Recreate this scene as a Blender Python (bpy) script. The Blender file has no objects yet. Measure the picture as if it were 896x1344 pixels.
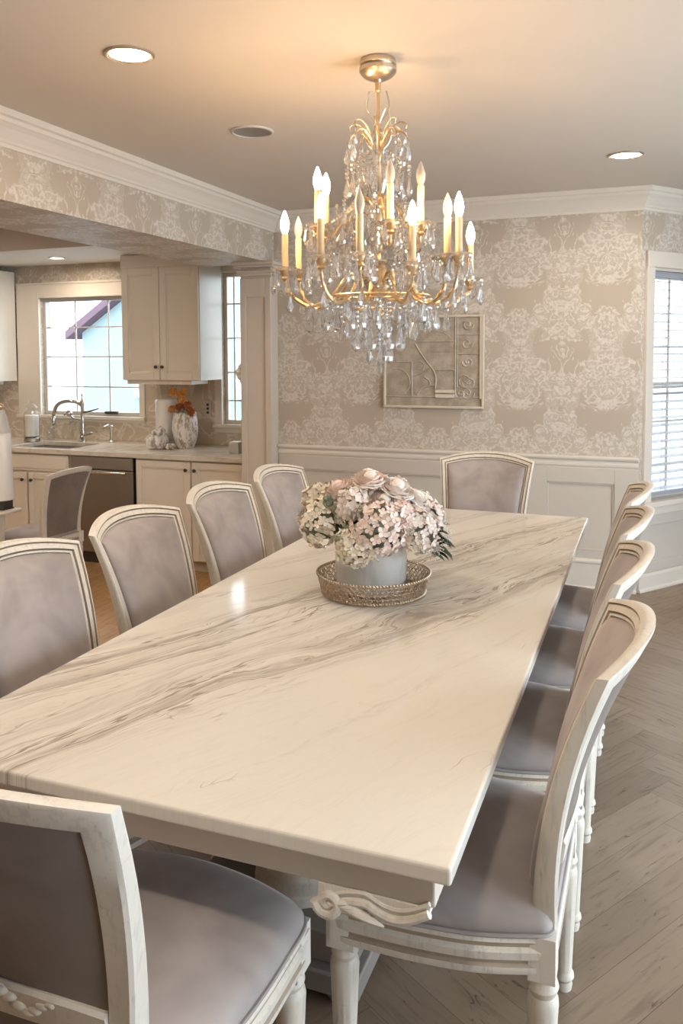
import bpy, bmesh, math, random
from math import sin, cos, pi, sqrt, radians
from mathutils import Vector, Matrix, Quaternion
R = random.Random(7)
SC = bpy.context.scene
SKY,EXPO=3.6,0.94
COL = SC.collection

# ------------------------------------------------------------------ mesh builder
class MB:
    def __init__(s): s.v=[]; s.f=[]; s.m=[]; s.sm=[]
    def face(s, idx, m=0, smooth=True): s.f.append(tuple(idx)); s.m.append(m); s.sm.append(smooth)
    def quad(s, pts, m=0, smooth=False):
        b=len(s.v); s.v+= [tuple(p) for p in pts]; s.face(range(b,b+len(pts)),m,smooth)
    def box(s,x0,x1,y0,y1,z0,z1,m=0):
        if x0>x1:x0,x1=x1,x0
        if y0>y1:y0,y1=y1,y0
        if z0>z1:z0,z1=z1,z0
        b=len(s.v)
        s.v+=[(x0,y0,z0),(x1,y0,z0),(x1,y1,z0),(x0,y1,z0),(x0,y0,z1),(x1,y0,z1),(x1,y1,z1),(x0,y1,z1)]
        for q in ((0,3,2,1),(4,5,6,7),(0,1,5,4),(1,2,6,5),(2,3,7,6),(3,0,4,7)): s.face([b+i for i in q],m,False)
    def obox(s,c,ax,ay,az,m=0):
        c=Vector(c);ax=Vector(ax);ay=Vector(ay);az=Vector(az);b=len(s.v)
        for k in (-1,1):
            for (i,j) in ((-1,-1),(1,-1),(1,1),(-1,1)): s.v.append(tuple(c+ax*i+ay*j+az*k))
        for q in ((0,3,2,1),(4,5,6,7),(0,1,5,4),(1,2,6,5),(2,3,7,6),(3,0,4,7)): s.face([b+i for i in q],m,False)
    def loft(s,loops,closed=True,capa=False,capb=False,m=0,smooth=True,wrap=False,ml=None):
        b=len(s.v);n=len(loops[0])
        for L in loops: s.v+=[tuple(p) for p in L]
        K=len(loops)
        for k in range(K if wrap else K-1):
            a0=b+k*n;a1=b+((k+1)%K)*n
            for i in range(n if closed else n-1):
                j=(i+1)%n
                s.face((a0+i,a0+j,a1+j,a1+i),ml[k] if ml else m,smooth)
        if capa: s.face([b+i for i in range(n-1,-1,-1)],m,smooth)
        if capb: s.face([b+(K-1)*n+i for i in range(n)],m,smooth)
    def lathe(s,prof,n=24,c=(0,0,0),m=0,rf=None,smooth=True,sx=1,sy=1,rot=0):
        loops=[]
        for (r,z) in prof:
            loops.append([(c[0]+sx*r*(rf(2*pi*i/n,z) if rf else 1)*cos(2*pi*i/n+rot),c[1]+sy*r*(rf(2*pi*i/n,z) if rf else 1)*sin(2*pi*i/n+rot),c[2]+z) for i in range(n)])
        s.loft(loops,True,True,True,m,smooth)
    def tube(s,path,rad,n=8,m=0,smooth=True,cap=True,closed=False,flat=1.0):
        P=[Vector(p) for p in path];K=len(P);loops=[];prev=None
        for k in range(K):
            if closed: t=P[(k+1)%K]-P[k-1]
            else: t=P[min(k+1,K-1)]-P[max(k-1,0)]
            if t.length<1e-9: t=Vector((0,0,1))
            t.normalize()
            if prev is None:
                a=Vector((0,0,1)) if abs(t.z)<.9 else Vector((1,0,0))
                nn=t.cross(a).normalized()
            else:
                nn=prev-t*prev.dot(t)
                nn=nn.normalized() if nn.length>1e-6 else t.orthogonal().normalized()
            prev=nn;bb=t.cross(nn)
            r=rad[k] if isinstance(rad,(list,tuple)) else rad
            loops.append([P[k]+nn*(r*cos(2*pi*i/n))+bb*(r*flat*sin(2*pi*i/n)) for i in range(n)])
        s.loft(loops,True,cap and not closed,cap and not closed,m,smooth,wrap=closed)
    def ball(s,c,r,n=12,k=8,m=0,sc=(1,1,1),jit=0,smooth=True):
        loops=[]
        for a in range(k+1):
            th=pi*a/k;rr=max(sin(th),1e-3)
            loops.append([(c[0]+r*sc[0]*rr*cos(2*pi*i/n)*(1+jit*(R.random()-.5)),c[1]+r*sc[1]*rr*sin(2*pi*i/n)*(1+jit*(R.random()-.5)),c[2]-r*sc[2]*cos(th)) for i in range(n)])
        s.loft(loops,True,True,True,m,smooth)
    def gem(s,c,L,w,flat=.6,yaw=0,m=0,n=8):
        # a faceted crystal pendant hanging from c
        prof=((.04,0),(.10,-.06),(.30,-.42),(.50,-.68),(.40,-.86),(.05,-1.0))
        ca,sa=cos(yaw),sin(yaw);loops=[]
        for r,z in prof:
            lp=[]
            for i in range(n):
                a=2*pi*(i+.5)/n;x=r*w*L*cos(a);y=r*w*L*flat*sin(a)
                lp.append((c[0]+x*ca-y*sa,c[1]+x*sa+y*ca,c[2]+z*L))
            loops.append(lp)
        s.loft(loops,True,True,True,m,False)
    def bead(s,c,r,m=0):
        prof=((.3,-1),(1,-.35),(1,.35),(.3,1))
        loops=[[(c[0]+r*p*cos(pi*i/3),c[1]+r*p*sin(pi*i/3),c[2]+r*z) for i in range(6)] for p,z in prof]
        s.loft(loops,True,True,True,m,False)
    def sweep(s,path,prof,closed=False,m=0,caps=True,smooth=False):
        # path: (x,y) polyline, interior on its right; prof: (offset, z)
        K=len(path);P=[Vector(p) for p in path];loops=[]
        def nrm(a,b):
            d=(b-a).normalized();return Vector((d.y,-d.x))
        for k in range(K):
            if closed: n0=nrm(P[k-1],P[k]);n1=nrm(P[k],P[(k+1)%K])
            else:
                n0=nrm(P[k-1],P[k]) if k>0 else nrm(P[k],P[k+1])
                n1=nrm(P[k],P[k+1]) if k<K-1 else n0
            mm=(n0+n1);mm=mm/max(mm.dot(n0),1e-3)
            loops.append([(P[k].x+mm.x*o,P[k].y+mm.y*o,z) for o,z in prof])
        s.loft(loops,True,caps and not closed,caps and not closed,m,smooth,wrap=closed)
    def build(s,name,mats,parent=None,org=(0,0,0),bevel=0,angle=35,sub=0,seg=2):
        me=bpy.data.meshes.new(name)
        me.from_pydata([(x-org[0],y-org[1],z-org[2]) for x,y,z in s.v],[],s.f)
        if not isinstance(mats,(list,tuple)): mats=[mats]
        for mt in mats: me.materials.append(mt)
        me.polygons.foreach_set('material_index',s.m)
        me.polygons.foreach_set('use_smooth',s.sm)
        me.validate()
        bm=bmesh.new();bm.from_mesh(me);bmesh.ops.recalc_face_normals(bm,faces=bm.faces[:]);bm.to_mesh(me);bm.free()
        uv=me.uv_layers.new(name='UVMap')
        for p in me.polygons:
            n=p.normal
            for li in p.loop_indices:
                c=me.vertices[me.loops[li].vertex_index].co
                x,y,z=c.x+org[0],c.y+org[1],c.z+org[2]
                if abs(n.z)>.7: q=(x,y)
                elif abs(n.x)>.95: q=(y,z)
                elif abs(n.y)>.95: q=(x,z)
                else: q=(x*.6+y*.8,z)
                uv.data[li].uv=q
        if any(s.sm): me.set_sharp_from_angle(angle=radians(angle))
        o=bpy.data.objects.new(name,me);COL.objects.link(o)
        if parent is not None: o.parent=parent
        else: o.location=org
        if bevel:
            b=o.modifiers.new('bevel','BEVEL');b.width=bevel;b.segments=seg;b.limit_method='ANGLE';b.angle_limit=radians(40)
        if sub:
            q=o.modifiers.new('sub','SUBSURF');q.levels=sub;q.render_levels=sub
        return o
def tag(o,label,cat,group=None,kind=None):
    o['label']=label;o['category']=cat
    if group: o['group']=group
    if kind: o['kind']=kind
    return o
def thing(name,label,cat,loc=(0,0,0),rz=0,group=None,scale=1):
    o=bpy.data.objects.new(name,None);COL.objects.link(o);o.empty_display_size=.1
    o.location=loc;o.rotation_euler=(0,0,rz);o.scale=(scale,)*3
    return tag(o,label,cat,group)
def struct(o): o['kind']='structure';return o
def plabel(o,l): o['label']=l;return o
def copy_tree(o,parent=None):
    c=o.copy();COL.objects.link(c)
    if parent is not None: c.parent=parent
    for ch in list(o.children): copy_tree(ch,c)
    return c
def lerp(a,b,t): return a+(b-a)*t
def catmull(pts,n=8,closed=False):
    P=[Vector(p) for p in pts];K=len(P);out=[]
    rng=range(K) if closed else range(K-1)
    for k in rng:
        if closed: a,b,c,d=P[k-1],P[k],P[(k+1)%K],P[(k+2)%K]
        else: a,b,c,d=P[max(k-1,0)],P[k],P[k+1],P[min(k+2,K-1)]
        for i in range(n):
            t=i/n
            out.append(.5*((2*b)+(c-a)*t+(2*a-5*b+4*c-d)*t*t+(3*b-a-3*c+d)*t**3))
    if not closed: out.append(P[-1])
    return out

# ------------------------------------------------------------------ materials
class NT:
    def __init__(s,name):
        s.mat=bpy.data.materials.new(name);s.mat.use_nodes=True;s.t=s.mat.node_tree;s.t.nodes.clear()
        s.out=s.t.nodes.new('ShaderNodeOutputMaterial')
    def n(s,typ,ins=None,**kw):
        o=s.t.nodes.new('ShaderNode'+typ)
        for k,v in kw.items(): setattr(o,k,v)
        for k,v in (ins or {}).items(): s.set(o.inputs[k],v)
        return o
    def set(s,inp,v):
        if isinstance(v,bpy.types.NodeSocket): s.t.links.new(v,inp)
        elif isinstance(v,bpy.types.Node): s.t.links.new(v.outputs[0],inp)
        else: inp.default_value=v
    def m(s,op,a,b=0.0,c=0.0,clamp=False):
        o=s.n('Math',operation=op,use_clamp=clamp);s.set(o.inputs[0],a);s.set(o.inputs[1],b);s.set(o.inputs[2],c);return o.outputs[0]
    def smooth(s,x,a,b):
        o=s.n('MapRange',interpolation_type='SMOOTHSTEP');s.set(o.inputs[0],x)
        o.inputs[1].default_value=a;o.inputs[2].default_value=b;return o.outputs[0]
    def mix(s,f,a,b,blend='MIX'):
        o=s.n('Mix',data_type='RGBA',blend_type=blend);s.set(o.inputs[0],f);s.set(o.inputs[6],a);s.set(o.inputs[7],b);return o.outputs[2]
    def noise(s,vec,scale,detail=3,rough=.5,dist=0):
        o=s.n('TexNoise',{'Scale':scale,'Detail':detail,'Roughness':rough,'Distortion':dist})
        if vec is not None: s.set(o.inputs['Vector'],vec)
        return o.outputs[0]
    def bump(s,h,strength=.3,dist=.002):
        return s.n('Bump',{'Height':h,'Strength':strength,'Distance':dist}).outputs[0]
    def bsdf(s,col,rough=.5,normal=None,**kw):
        b=s.n('BsdfPrincipled');s.set(b.inputs['Base Color'],col);s.set(b.inputs['Roughness'],rough)
        if normal is not None: s.set(b.inputs['Normal'],normal)
        for k,v in kw.items(): s.set(b.inputs[k.replace('_',' ')],v)
        s.t.links.new(b.outputs[0],s.out.inputs[0]);return b
    def coord(s,which='Object'): return s.n('TexCoord').outputs[which]
    def mapping(s,vec,scale=(1,1,1),rot=(0,0,0),loc=(0,0,0)):
        return s.n('Mapping',{'Vector':vec,'Scale':scale,'Rotation':rot,'Location':loc}).outputs[0]
def C(r,g,b): return (r,g,b,1)
def paint(name,col,rough=.5,var=.04,scale=3,bump=0,**kw):
    t=NT(name);co=t.coord();nz=t.noise(co,scale,4)
    a=C(*[c*(1-var) for c in col]);b=C(*[min(1,c*(1+var)) for c in col])
    nm=t.bump(t.noise(co,180,2),bump,.001) if bump else None
    t.bsdf(t.mix(nz,a,b),rough,nm,**kw);return t.mat
def metal(name,col,rough=.25,var=.1):
    t=NT(name);nz=t.noise(t.coord(),25,3)
    t.bsdf(t.mix(nz,C(*[c*(1-var) for c in col]),C(*col)),t.m('MULTIPLY_ADD',nz,.15,rough-.05),Metallic=1.0);return t.mat

M={}
M['trim']=paint('trim_paint',(.74,.68,.60),.38,.03,2)
M['lower']=paint('wainscot_paint',(.60,.545,.48),.5,.03,2)
M['wallpaint']=paint('beige_paint',(.60,.53,.45),.55,.03,2)
M['ceil']=paint('ceiling_paint',(.66,.60,.53),.7,.03,1.5)
M['kceil']=paint('kitchen_ceiling_paint',(.82,.80,.76),.6,.02)
M['cab']=paint('cabinet_paint',(.74,.67,.57),.35,.03,3)
M['cabwhite']=paint('white_cabinet_paint',(.80,.78,.74),.3,.02,3)
M['ivory']=paint('ivory_sleeve',(.80,.60,.36),.5,.08,30)
M['steel']=metal('brushed_steel',(.42,.39,.36),.32)
M['chrome']=metal('polished_nickel',(.70,.67,.62),.14)
M['gold']=metal('antique_gold',(.78,.58,.34),.28)
M['silver']=metal('aged_silver',(.72,.62,.50),.30)
M['dark']=paint('dark_metal',(.04,.035,.03),.4,.2)
M['white']=paint('white_glaze',(.82,.80,.77),.3,.03)
M['blind']=paint('blind_slat_paint',(.40,.41,.47),.45,.02)
M['greyplate']=paint('grey_plastic',(.55,.53,.50),.4,.03)
M['snow']=paint('pale_ground',(.26,.29,.29),.8,.1,.5)
M['siding']=None

def wallpaper():
    t=NT('damask_wallpaper')
    uv=t.n('UVMap',uv_map='UVMap').outputs[0]
    warp=t.n('TexNoise',{'Vector':uv,'Scale':9.0,'Detail':2.0}).outputs[1]
    sep0=t.n('SeparateXYZ',{0:uv})
    W,P=.56,.80
    x=t.m('DIVIDE',sep0.outputs[0],W);y=t.m('DIVIDE',sep0.outputs[1],P)
    # mirrored repeat: a 0 on a motif axis, 1 on the neighbour axis
    wv=t.n('SeparateXYZ',{0:t.n('TexNoise',{'Vector':uv,'Scale':3.5,'Detail':2.0}).outputs[1]})
    x=t.m('ADD',x,t.m('MULTIPLY',t.m('SUBTRACT',wv.outputs[0],.5),.16));y=t.m('ADD',y,t.m('MULTIPLY',t.m('SUBTRACT',wv.outputs[1],.5),.12))
    a=t.m('MULTIPLY',t.m('PINGPONG',x,.5),2.0)
    # symmetrical detail noise lives in mirrored coordinates
    am=t.m('MULTIPLY',a,W*.5);ym=t.m('MULTIPLY',t.m('FRACT',y),P)
    mv=t.n('CombineXYZ',{0:am,1:ym}).outputs[0]
    n1=t.noise(mv,17,3,.6)
    fine=t.noise(mv,15,2,.5,.8)
    def flower(ax,ty,rx,ry,lobes):
        dx=t.m('DIVIDE',t.m('SUBTRACT',a,ax),rx)
        yy=t.m('SUBTRACT',t.m('FRACT',t.m('ADD',y,.5-ty)),.5)
        dy=t.m('DIVIDE',yy,ry)
        r=t.m('SQRT',t.m('ADD',t.m('MULTIPLY',dx,dx),t.m('MULTIPLY',dy,dy)))
        th=t.m('ARCTAN2',dx,dy)
        pet=t.m('MULTIPLY',t.m('ABSOLUTE',t.m('SINE',t.m('ADD',t.m('MULTIPLY',th,lobes),t.m('MULTIPLY',r,2.5)))),-.26)
        rr=t.m('ADD',t.m('ADD',r,pet),t.m('MULTIPLY',t.m('SUBTRACT',n1,.5),.9))
        body=t.smooth(rr,.86,.78)
        ring=t.m('ABSOLUTE',t.m('SINE',t.m('ADD',t.m('MULTIPLY',rr,7.0),t.m('MULTIPLY',fine,9.0))))
        ln=t.smooth(ring,.75,.3)
        return t.m('MULTIPLY',body,t.m('MULTIPLY_ADD',ln,.78,.22))
    f1=flower(0.0,.25,.66,.22,4.5);f2=flower(1.0,.75,.66,.22,4.5);f3=flower(0.0,.67,.38,.15,2.5);f4=flower(1.0,.17,.38,.15,2.5)
    og=t.m('MULTIPLY_ADD',t.m('COSINE',t.m('MULTIPLY',y,2*pi)),.30,.5)
    d=t.m('ABSOLUTE',t.m('ADD',t.m('SUBTRACT',a,og),t.m('MULTIPLY',t.m('SUBTRACT',n1,.5),.40)))
    stem=t.m('MULTIPLY',t.smooth(d,.15,.12),t.m('MULTIPLY_ADD',t.smooth(t.m('ABSOLUTE',t.m('SINE',t.m('MULTIPLY',d,70.0))),.6,.15),.6,.2))
    lv=t.m('ABSOLUTE',t.m('SINE',t.m('MULTIPLY',t.noise(mv,7,2,.5,1.2),19.0)))
    leaf=t.m('MULTIPLY',t.smooth(lv,.5,.2),t.smooth(t.noise(mv,5,1),.42,.50))
    k=t.m('MAXIMUM',t.m('MAXIMUM',t.m('MAXIMUM',f1,f2),t.m('MAXIMUM',f3,f4)),t.m('MAXIMUM',stem,t.m('MULTIPLY',leaf,.9)),clamp=True)
    brk=t.noise(uv,50,3)
    k=t.m('MULTIPLY',k,t.m('MULTIPLY_ADD',t.smooth(brk,.3,.55),.6,.4),clamp=True)
    ground=t.mix(t.noise(uv,4,3),C(.455,.385,.305),C(.51,.44,.355))
    col=t.mix(t.m('MULTIPLY',k,.85),ground,C(.70,.65,.585))
    t.bsdf(col,t.m('MULTIPLY_ADD',k,-.12,.55),t.bump(k,.2,.001));return t.mat
M['wallpaper']=wallpaper()

def marble(name,base=(.80,.74,.65),strength=1.0,rot=True):
    t=NT(name);co=t.coord()
    sep=t.n('SeparateXYZ',{0:co});X,Y=sep.outputs[0],sep.outputs[1]
    # world table coordinates: w across the veins, l along them
    w=t.m('ADD',t.m('MULTIPLY',X,.907),t.m('MULTIPLY',Y,-.42))
    l=t.m('ADD',t.m('MULTIPLY',X,.42),t.m('MULTIPLY',Y,.907))
    lw=t.n('CombineXYZ',{0:t.m('MULTIPLY',l,.8),1:t.m('MULTIPLY',w,2.2)}).outputs[0]
    big=t.m('SUBTRACT',t.noise(lw,1.4,3,.5),.5)
    mid=t.m('SUBTRACT',t.noise(lw,6,3,.55),.5)
    ww=t.m('ADD',w,t.m('ADD',t.m('MULTIPLY',big,.26),t.m('MULTIPLY',mid,.045)))
    st=t.n('CombineXYZ',{0:t.m('MULTIPLY',l,.45),1:t.m('MULTIPLY',ww,7.0)}).outputs[0]
    streak=t.noise(st,3.4,5,.62)
    thin=t.m('ABSOLUTE',t.m('SUBTRACT',t.noise(st,2.6,4,.55),.5))
    line=t.smooth(thin,.020,.0)
    hair=t.smooth(t.m('ABSOLUTE',t.m('SUBTRACT',t.noise(st,5.2,3,.5),.52)),.018,.0)
    dens=None
    for c0,wd,am in ((-1.60,.075,1.0),(-1.74,.05,.45),(-1.87,.05,.8),(-2.0,.07,.95),(-2.2,.03,.4),(-2.42,.06,.55),(-1.28,.02,.1)):
        g=t.m('MULTIPLY',t.m('POWER',2.718,t.m('MULTIPLY',t.m('POWER',t.m('DIVIDE',t.m('SUBTRACT',ww,c0),wd),2.0),-1.0)),am)
        dens=g if dens is None else t.m('MAXIMUM',dens,g)
    body=t.m('MULTIPLY',dens,t.smooth(streak,.40,.68))
    lines=t.m('MULTIPLY',t.m('MAXIMUM',line,t.m('MULTIPLY',hair,.6)),t.m('MULTIPLY_ADD',dens,.95,.04))
    # short stray flecks
    fk=t.m('MULTIPLY',t.smooth(t.m('ABSOLUTE',t.m('SUBTRACT',t.noise(lw,7.0,2,.5),.5)),.012,.0),t.smooth(t.noise(lw,3.1,2),.64,.72))
    k=t.m('MAXIMUM',t.m('MAXIMUM',t.m('MULTIPLY',body,.62),t.m('MULTIPLY',lines,.95)),t.m('MULTIPLY',fk,.7))
    k=t.m('MULTIPLY',k,strength,clamp=True)
    cloud=t.mix(t.noise(co,2.2,3),C(*[c*.94 for c in base]),C(*base))
    vein=t.mix(streak,C(.30,.25,.20),C(.46,.40,.34))
    t.bsdf(t.mix(k,cloud,vein),.12,None,Coat_Weight=.10,Coat_Roughness=.05,Specular_IOR_Level=.4);return t.mat
M['marble']=marble('veined_marble',(.80,.76,.69),1.6)

def counter_stone():
    t=NT('counter_stone');co=t.coord();n=t.noise(co,5,5,.6,1.2)
    t.bsdf(t.mix(t.smooth(n,.45,.7),C(.66,.60,.52),C(.50,.44,.37)),.14);return t.mat
M['counter']=counter_stone()
def splash():
    t=NT('onyx_backsplash');co=t.coord();n=t.noise(co,3.2,5,.6,2.2)
    v=t.smooth(t.m('ABSOLUTE',t.m('SUBTRACT',n,.5)),.06,.0)
    t.bsdf(t.mix(v,t.mix(t.noise(co,7,3),C(.52,.43,.33),C(.62,.54,.44)),C(.72,.67,.60)),.25);return t.mat
M['splash']=splash()

def velvet(name,a,b,sheen=.6):
    t=NT(name);co=t.coord()
    n=t.noise(co,4.5,3,.55,.4);f=t.noise(co,260,2)
    st=t.n('CombineXYZ',{0:0,1:0}) if False else None
    t.bsdf(t.mix(t.smooth(n,.32,.70),C(*a),C(*b)),.85,t.bump(f,.15,.0008),Sheen_Weight=sheen,Sheen_Roughness=.35,Sheen_Tint=C(.85,.78,.76));return t.mat
M['velvet']=velvet('mauve_grey_velvet',(.30,.262,.248),(.44,.39,.375))
M['linen']=velvet('taupe_back_fabric',(.20,.165,.145),(.26,.215,.19),.2)
def chairpaint():
    t=NT('distressed_cream_paint');co=t.coord()
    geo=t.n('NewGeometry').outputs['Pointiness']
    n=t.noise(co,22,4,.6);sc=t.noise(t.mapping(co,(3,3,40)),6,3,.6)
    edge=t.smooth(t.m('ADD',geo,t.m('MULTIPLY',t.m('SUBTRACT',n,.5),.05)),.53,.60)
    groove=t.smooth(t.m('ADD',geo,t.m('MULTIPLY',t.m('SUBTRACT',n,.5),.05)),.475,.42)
    base=t.mix(t.noise(co,7,3),C(.64,.58,.49),C(.74,.69,.61))
    base=t.mix(t.m('MULTIPLY',t.smooth(sc,.62,.74),.35),base,C(.44,.38,.31))
    st2=t.noise(t.mapping(co,(26,26,3)),3,4,.6)
    base=t.mix(t.m('MULTIPLY',t.smooth(st2,.50,.66),.55),base,C(.50,.475,.45))
    st3=t.noise(t.mapping(co,(34,34,4),loc=(3,1,2)),3,4,.6)
    base=t.mix(t.m('MULTIPLY',t.smooth(st3,.60,.70),.5),base,C(.42,.34,.25))
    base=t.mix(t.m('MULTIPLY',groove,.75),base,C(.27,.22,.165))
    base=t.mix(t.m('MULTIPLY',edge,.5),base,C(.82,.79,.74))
    t.bsdf(base,.42,t.bump(n,.12,.001));return t.mat
M['chairpaint']=chairpaint()
M['glaze']=paint('brown_groove_glaze',(.40,.325,.245),.5,.25,30)

def planks(name,lo,hi,dk,rough=.38):
    t=NT(name)
    at=t.n('Attribute',attribute_name='plank',attribute_type='GEOMETRY').outputs['Color']
    sp=t.n('SeparateColor',{0:at});r=sp.outputs[0];g=sp.outputs[1]
    uv=t.n('UVMap',uv_map='UVMap').outputs[0]
    off=t.n('VectorMath',operation='ADD');t.set(off.inputs[0],uv);t.set(off.inputs[1],t.n('CombineXYZ',{0:t.m('MULTIPLY',r,37.0),1:t.m('MULTIPLY',g,19.0)}).outputs[0])
    gv=t.mapping(off.outputs[0],(1.6,14,1))
    n=t.noise(gv,3.2,5,.62,.7);n2=t.noise(t.mapping(off.outputs[0],(3,60,1)),5,3,.6)
    kn=t.noise(t.mapping(off.outputs[0],(1.2,6,1)),2.2,2,.5,1.2)
    base=t.mix(r,C(*lo),C(*hi))
    base=t.mix(t.m('MULTIPLY',t.smooth(n,.48,.72),.55),base,C(*[c*.6 for c in lo]))
    base=t.mix(t.m('MULTIPLY',n2,.25),base,C(*[c*.7 for c in hi]))
    crack=t.smooth(t.m('ABSOLUTE',t.m('SUBTRACT',kn,.5)),.012,.0)
    base=t.mix(t.m('MULTIPLY',t.m('MULTIPLY',crack,t.smooth(n,.5,.6)),.75),base,C(*dk))
    t.bsdf(base,t.m('MULTIPLY_ADD',n,.25,rough-.1),t.bump(n,.2,.001));return t.mat
M['oak']=planks('grey_oak_planks',(.235,.162,.108),(.325,.240,.168),(.06,.04,.028))
M['honey']=planks('honey_oak_planks',(.42,.24,.10),(.55,.33,.15),(.15,.07,.03),.35)

def crystal():
    t=NT('cut_crystal')
    g=t.n('BsdfGlass',{'Color':C(1,1,1),'Roughness':.0,'IOR':1.52});tr=t.n('BsdfTransparent',{'Color':C(.97,.97,.97)})
    gl=t.n('BsdfGlossy',{'Roughness':.03,'Color':C(1,1,1)})
    tl=t.n('BsdfTranslucent',{'Color':C(1,1,1)})
    m1=t.n('MixShader',{0:.28,1:g.outputs[0],2:tr.outputs[0]});m2=t.n('MixShader',{0:.16,1:m1.outputs[0],2:gl.outputs[0]})
    m3=t.n('MixShader',{0:.07,1:m2.outputs[0],2:tl.outputs[0]});t.t.links.new(m3.outputs[0],t.out.inputs[0]);return t.mat
M['crystal']=crystal()
def pane(name,tint=(1,1,1)):
    t=NT(name)
    fc=t.n('LayerWeight',{'Blend':.5}).outputs['Facing'];fr=t.n('Math',{0:t.m('MULTIPLY',t.m('POWER',fc,4.0),.6),1:.05},operation='ADD');gl=t.n('BsdfGlossy',{'Roughness':.01});tr=t.n('BsdfTransparent',{'Color':C(*tint)})
    m=t.n('MixShader',{0:fr.outputs[0],1:tr.outputs[0],2:gl.outputs[0]});t.t.links.new(m.outputs[0],t.out.inputs[0]);return t.mat
M['glass']=pane('window_glass');M['jar']=pane('clear_jar_glass',(.93,.93,.92))
def emit(name,col,s):
    t=NT(name);e=t.n('Emission',{'Color':C(*col),'Strength':s});t.t.links.new(e.outputs[0],t.out.inputs[0]);return t.mat
M['bulb_lit']=emit('lit_bulb',(1.0,.62,.30),BULB:=105.0)
M['can']=emit('lit_downlight_lens',(1.0,.84,.66),150.0)
def unlit():
    t=NT('unlit_bulb_glass');t.bsdf(C(.95,.86,.72),.1,None,Transmission_Weight=.55,IOR=1.3);return t.mat
M['bulb_off']=unlit()
def pot():
    t=NT('crackled_grey_glaze');co=t.coord();n=t.noise(co,9,4,.6);dr=t.noise(t.mapping(co,(6,6,1.2)),4,3)
    col=t.mix(n,C(.62,.615,.59),C(.73,.715,.68));col=t.mix(t.m('MULTIPLY',t.smooth(dr,.58,.72),.4),col,C(.46,.45,.42))
    t.bsdf(col,.22,t.bump(n,.1,.002),Coat_Weight=.3);return t.mat
M['pot']=pot()
def petal(name,a,b):
    t=NT(name);n=t.noise(t.coord(),26,3,.6)
    t.bsdf(t.mix(t.smooth(n,.3,.7),C(*a),C(*b)),.65,None,Subsurface_Weight=.15,Subsurface_Radius=(.01,.006,.004));return t.mat
M['petal_cream']=petal('cream_petals',(.86,.77,.63),(.93,.87,.77))
M['petal_blush']=petal('blush_petals',(.86,.66,.59),(.92,.82,.75))
M['petal_white']=petal('white_pink_petals',(.86,.74,.67),(.91,.85,.79))
M['leaf']=petal('dark_green_leaves',(.022,.04,.02),(.05,.085,.04))
M['leafgrey']=petal('sage_buds',(.20,.24,.17),(.32,.34,.24))
M['orange']=petal('burnt_orange_petals',(.55,.22,.04),(.70,.34,.08))
M['rust']=petal('rust_petals',(.30,.07,.02),(.42,.13,.04))
def distressed():
    t=NT('distressed_white_ceramic');n=t.noise(t.mapping(t.coord(),(8,8,3)),4,5,.7)
    t.bsdf(t.mix(t.smooth(n,.47,.60),C(.78,.75,.72),C(.38,.30,.25)),.5,t.bump(n,.4,.004));return t.mat
M['distress']=distressed()
def plaque():
    t=NT('antique_champagne_leaf');co=t.coord();n=t.noise(co,14,5,.65)
    t.bsdf(t.mix(t.smooth(n,.35,.7),C(.37,.315,.24),C(.52,.465,.38)),.42,t.bump(n,.3,.002),Metallic=.1);return t.mat
M['plaque']=plaque()
M['plaquehi']=paint('bright_champagne_edge',(.68,.61,.50),.4,.1,20)
M['apron']=paint('cream_table_paint',(.64,.57,.48),.42,.08,5)
M['plinth']=paint('plinth_painted_shade',(.24,.21,.19),.5,.1,8)  # under-table shade put into the colour of the plinths and stretcher
def tray():
    t=NT('pierced_brass');co=t.coord();n=t.noise(co,120,2)
    t.bsdf(t.mix(n,C(.40,.29,.19),C(.66,.53,.40)),.34,None,Metallic=.8);return t.mat
M['tray']=tray()
def siding():
    t=NT('lap_siding');co=t.coord();z=t.n('SeparateXYZ',{0:co}).outputs[2]
    k=t.smooth(t.m('FRACT',t.m('MULTIPLY',z,7.0)),.86,.97)
    t.bsdf(t.mix(t.m('MULTIPLY',k,.3),C(.26,.33,.335),C(.20,.26,.27)),.7);return t.mat
M['siding']=siding();M['roof']=paint('mauve_shingles',(.13,.075,.10),.8,.15,6)

# ------------------------------------------------------------------ camera
f,cy,pit,rol,yaw,H0=1079.5425,528.0837,.0598,-.0038,-.3608,1.5655
c_,s_=cos(yaw),sin(yaw)
r_=Vector((c_,-s_,0));fw=Vector((s_,c_,0));up=Vector((0,0,1))
fw2=fw*cos(pit)-up*sin(pit);up2=up*cos(pit)+fw*sin(pit)
r3=r_*cos(rol)+up2*sin(rol);up3=up2*cos(rol)-r_*sin(rol)
cam=bpy.data.cameras.new('camera');co=bpy.data.objects.new('camera',cam);COL.objects.link(co)
m4=Matrix.Identity(4)
for i in range(3): m4[i][0]=r3[i];m4[i][1]=up3[i];m4[i][2]=-fw2[i]
m4[0][3]=0;m4[1][3]=0;m4[2][3]=H0
co.matrix_world=m4
cam.sensor_fit='AUTO';cam.sensor_width=36;cam.lens=f*36/1344;cam.shift_y=-(672-cy)/1344;cam.clip_start=.02
SC.camera=co

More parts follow.
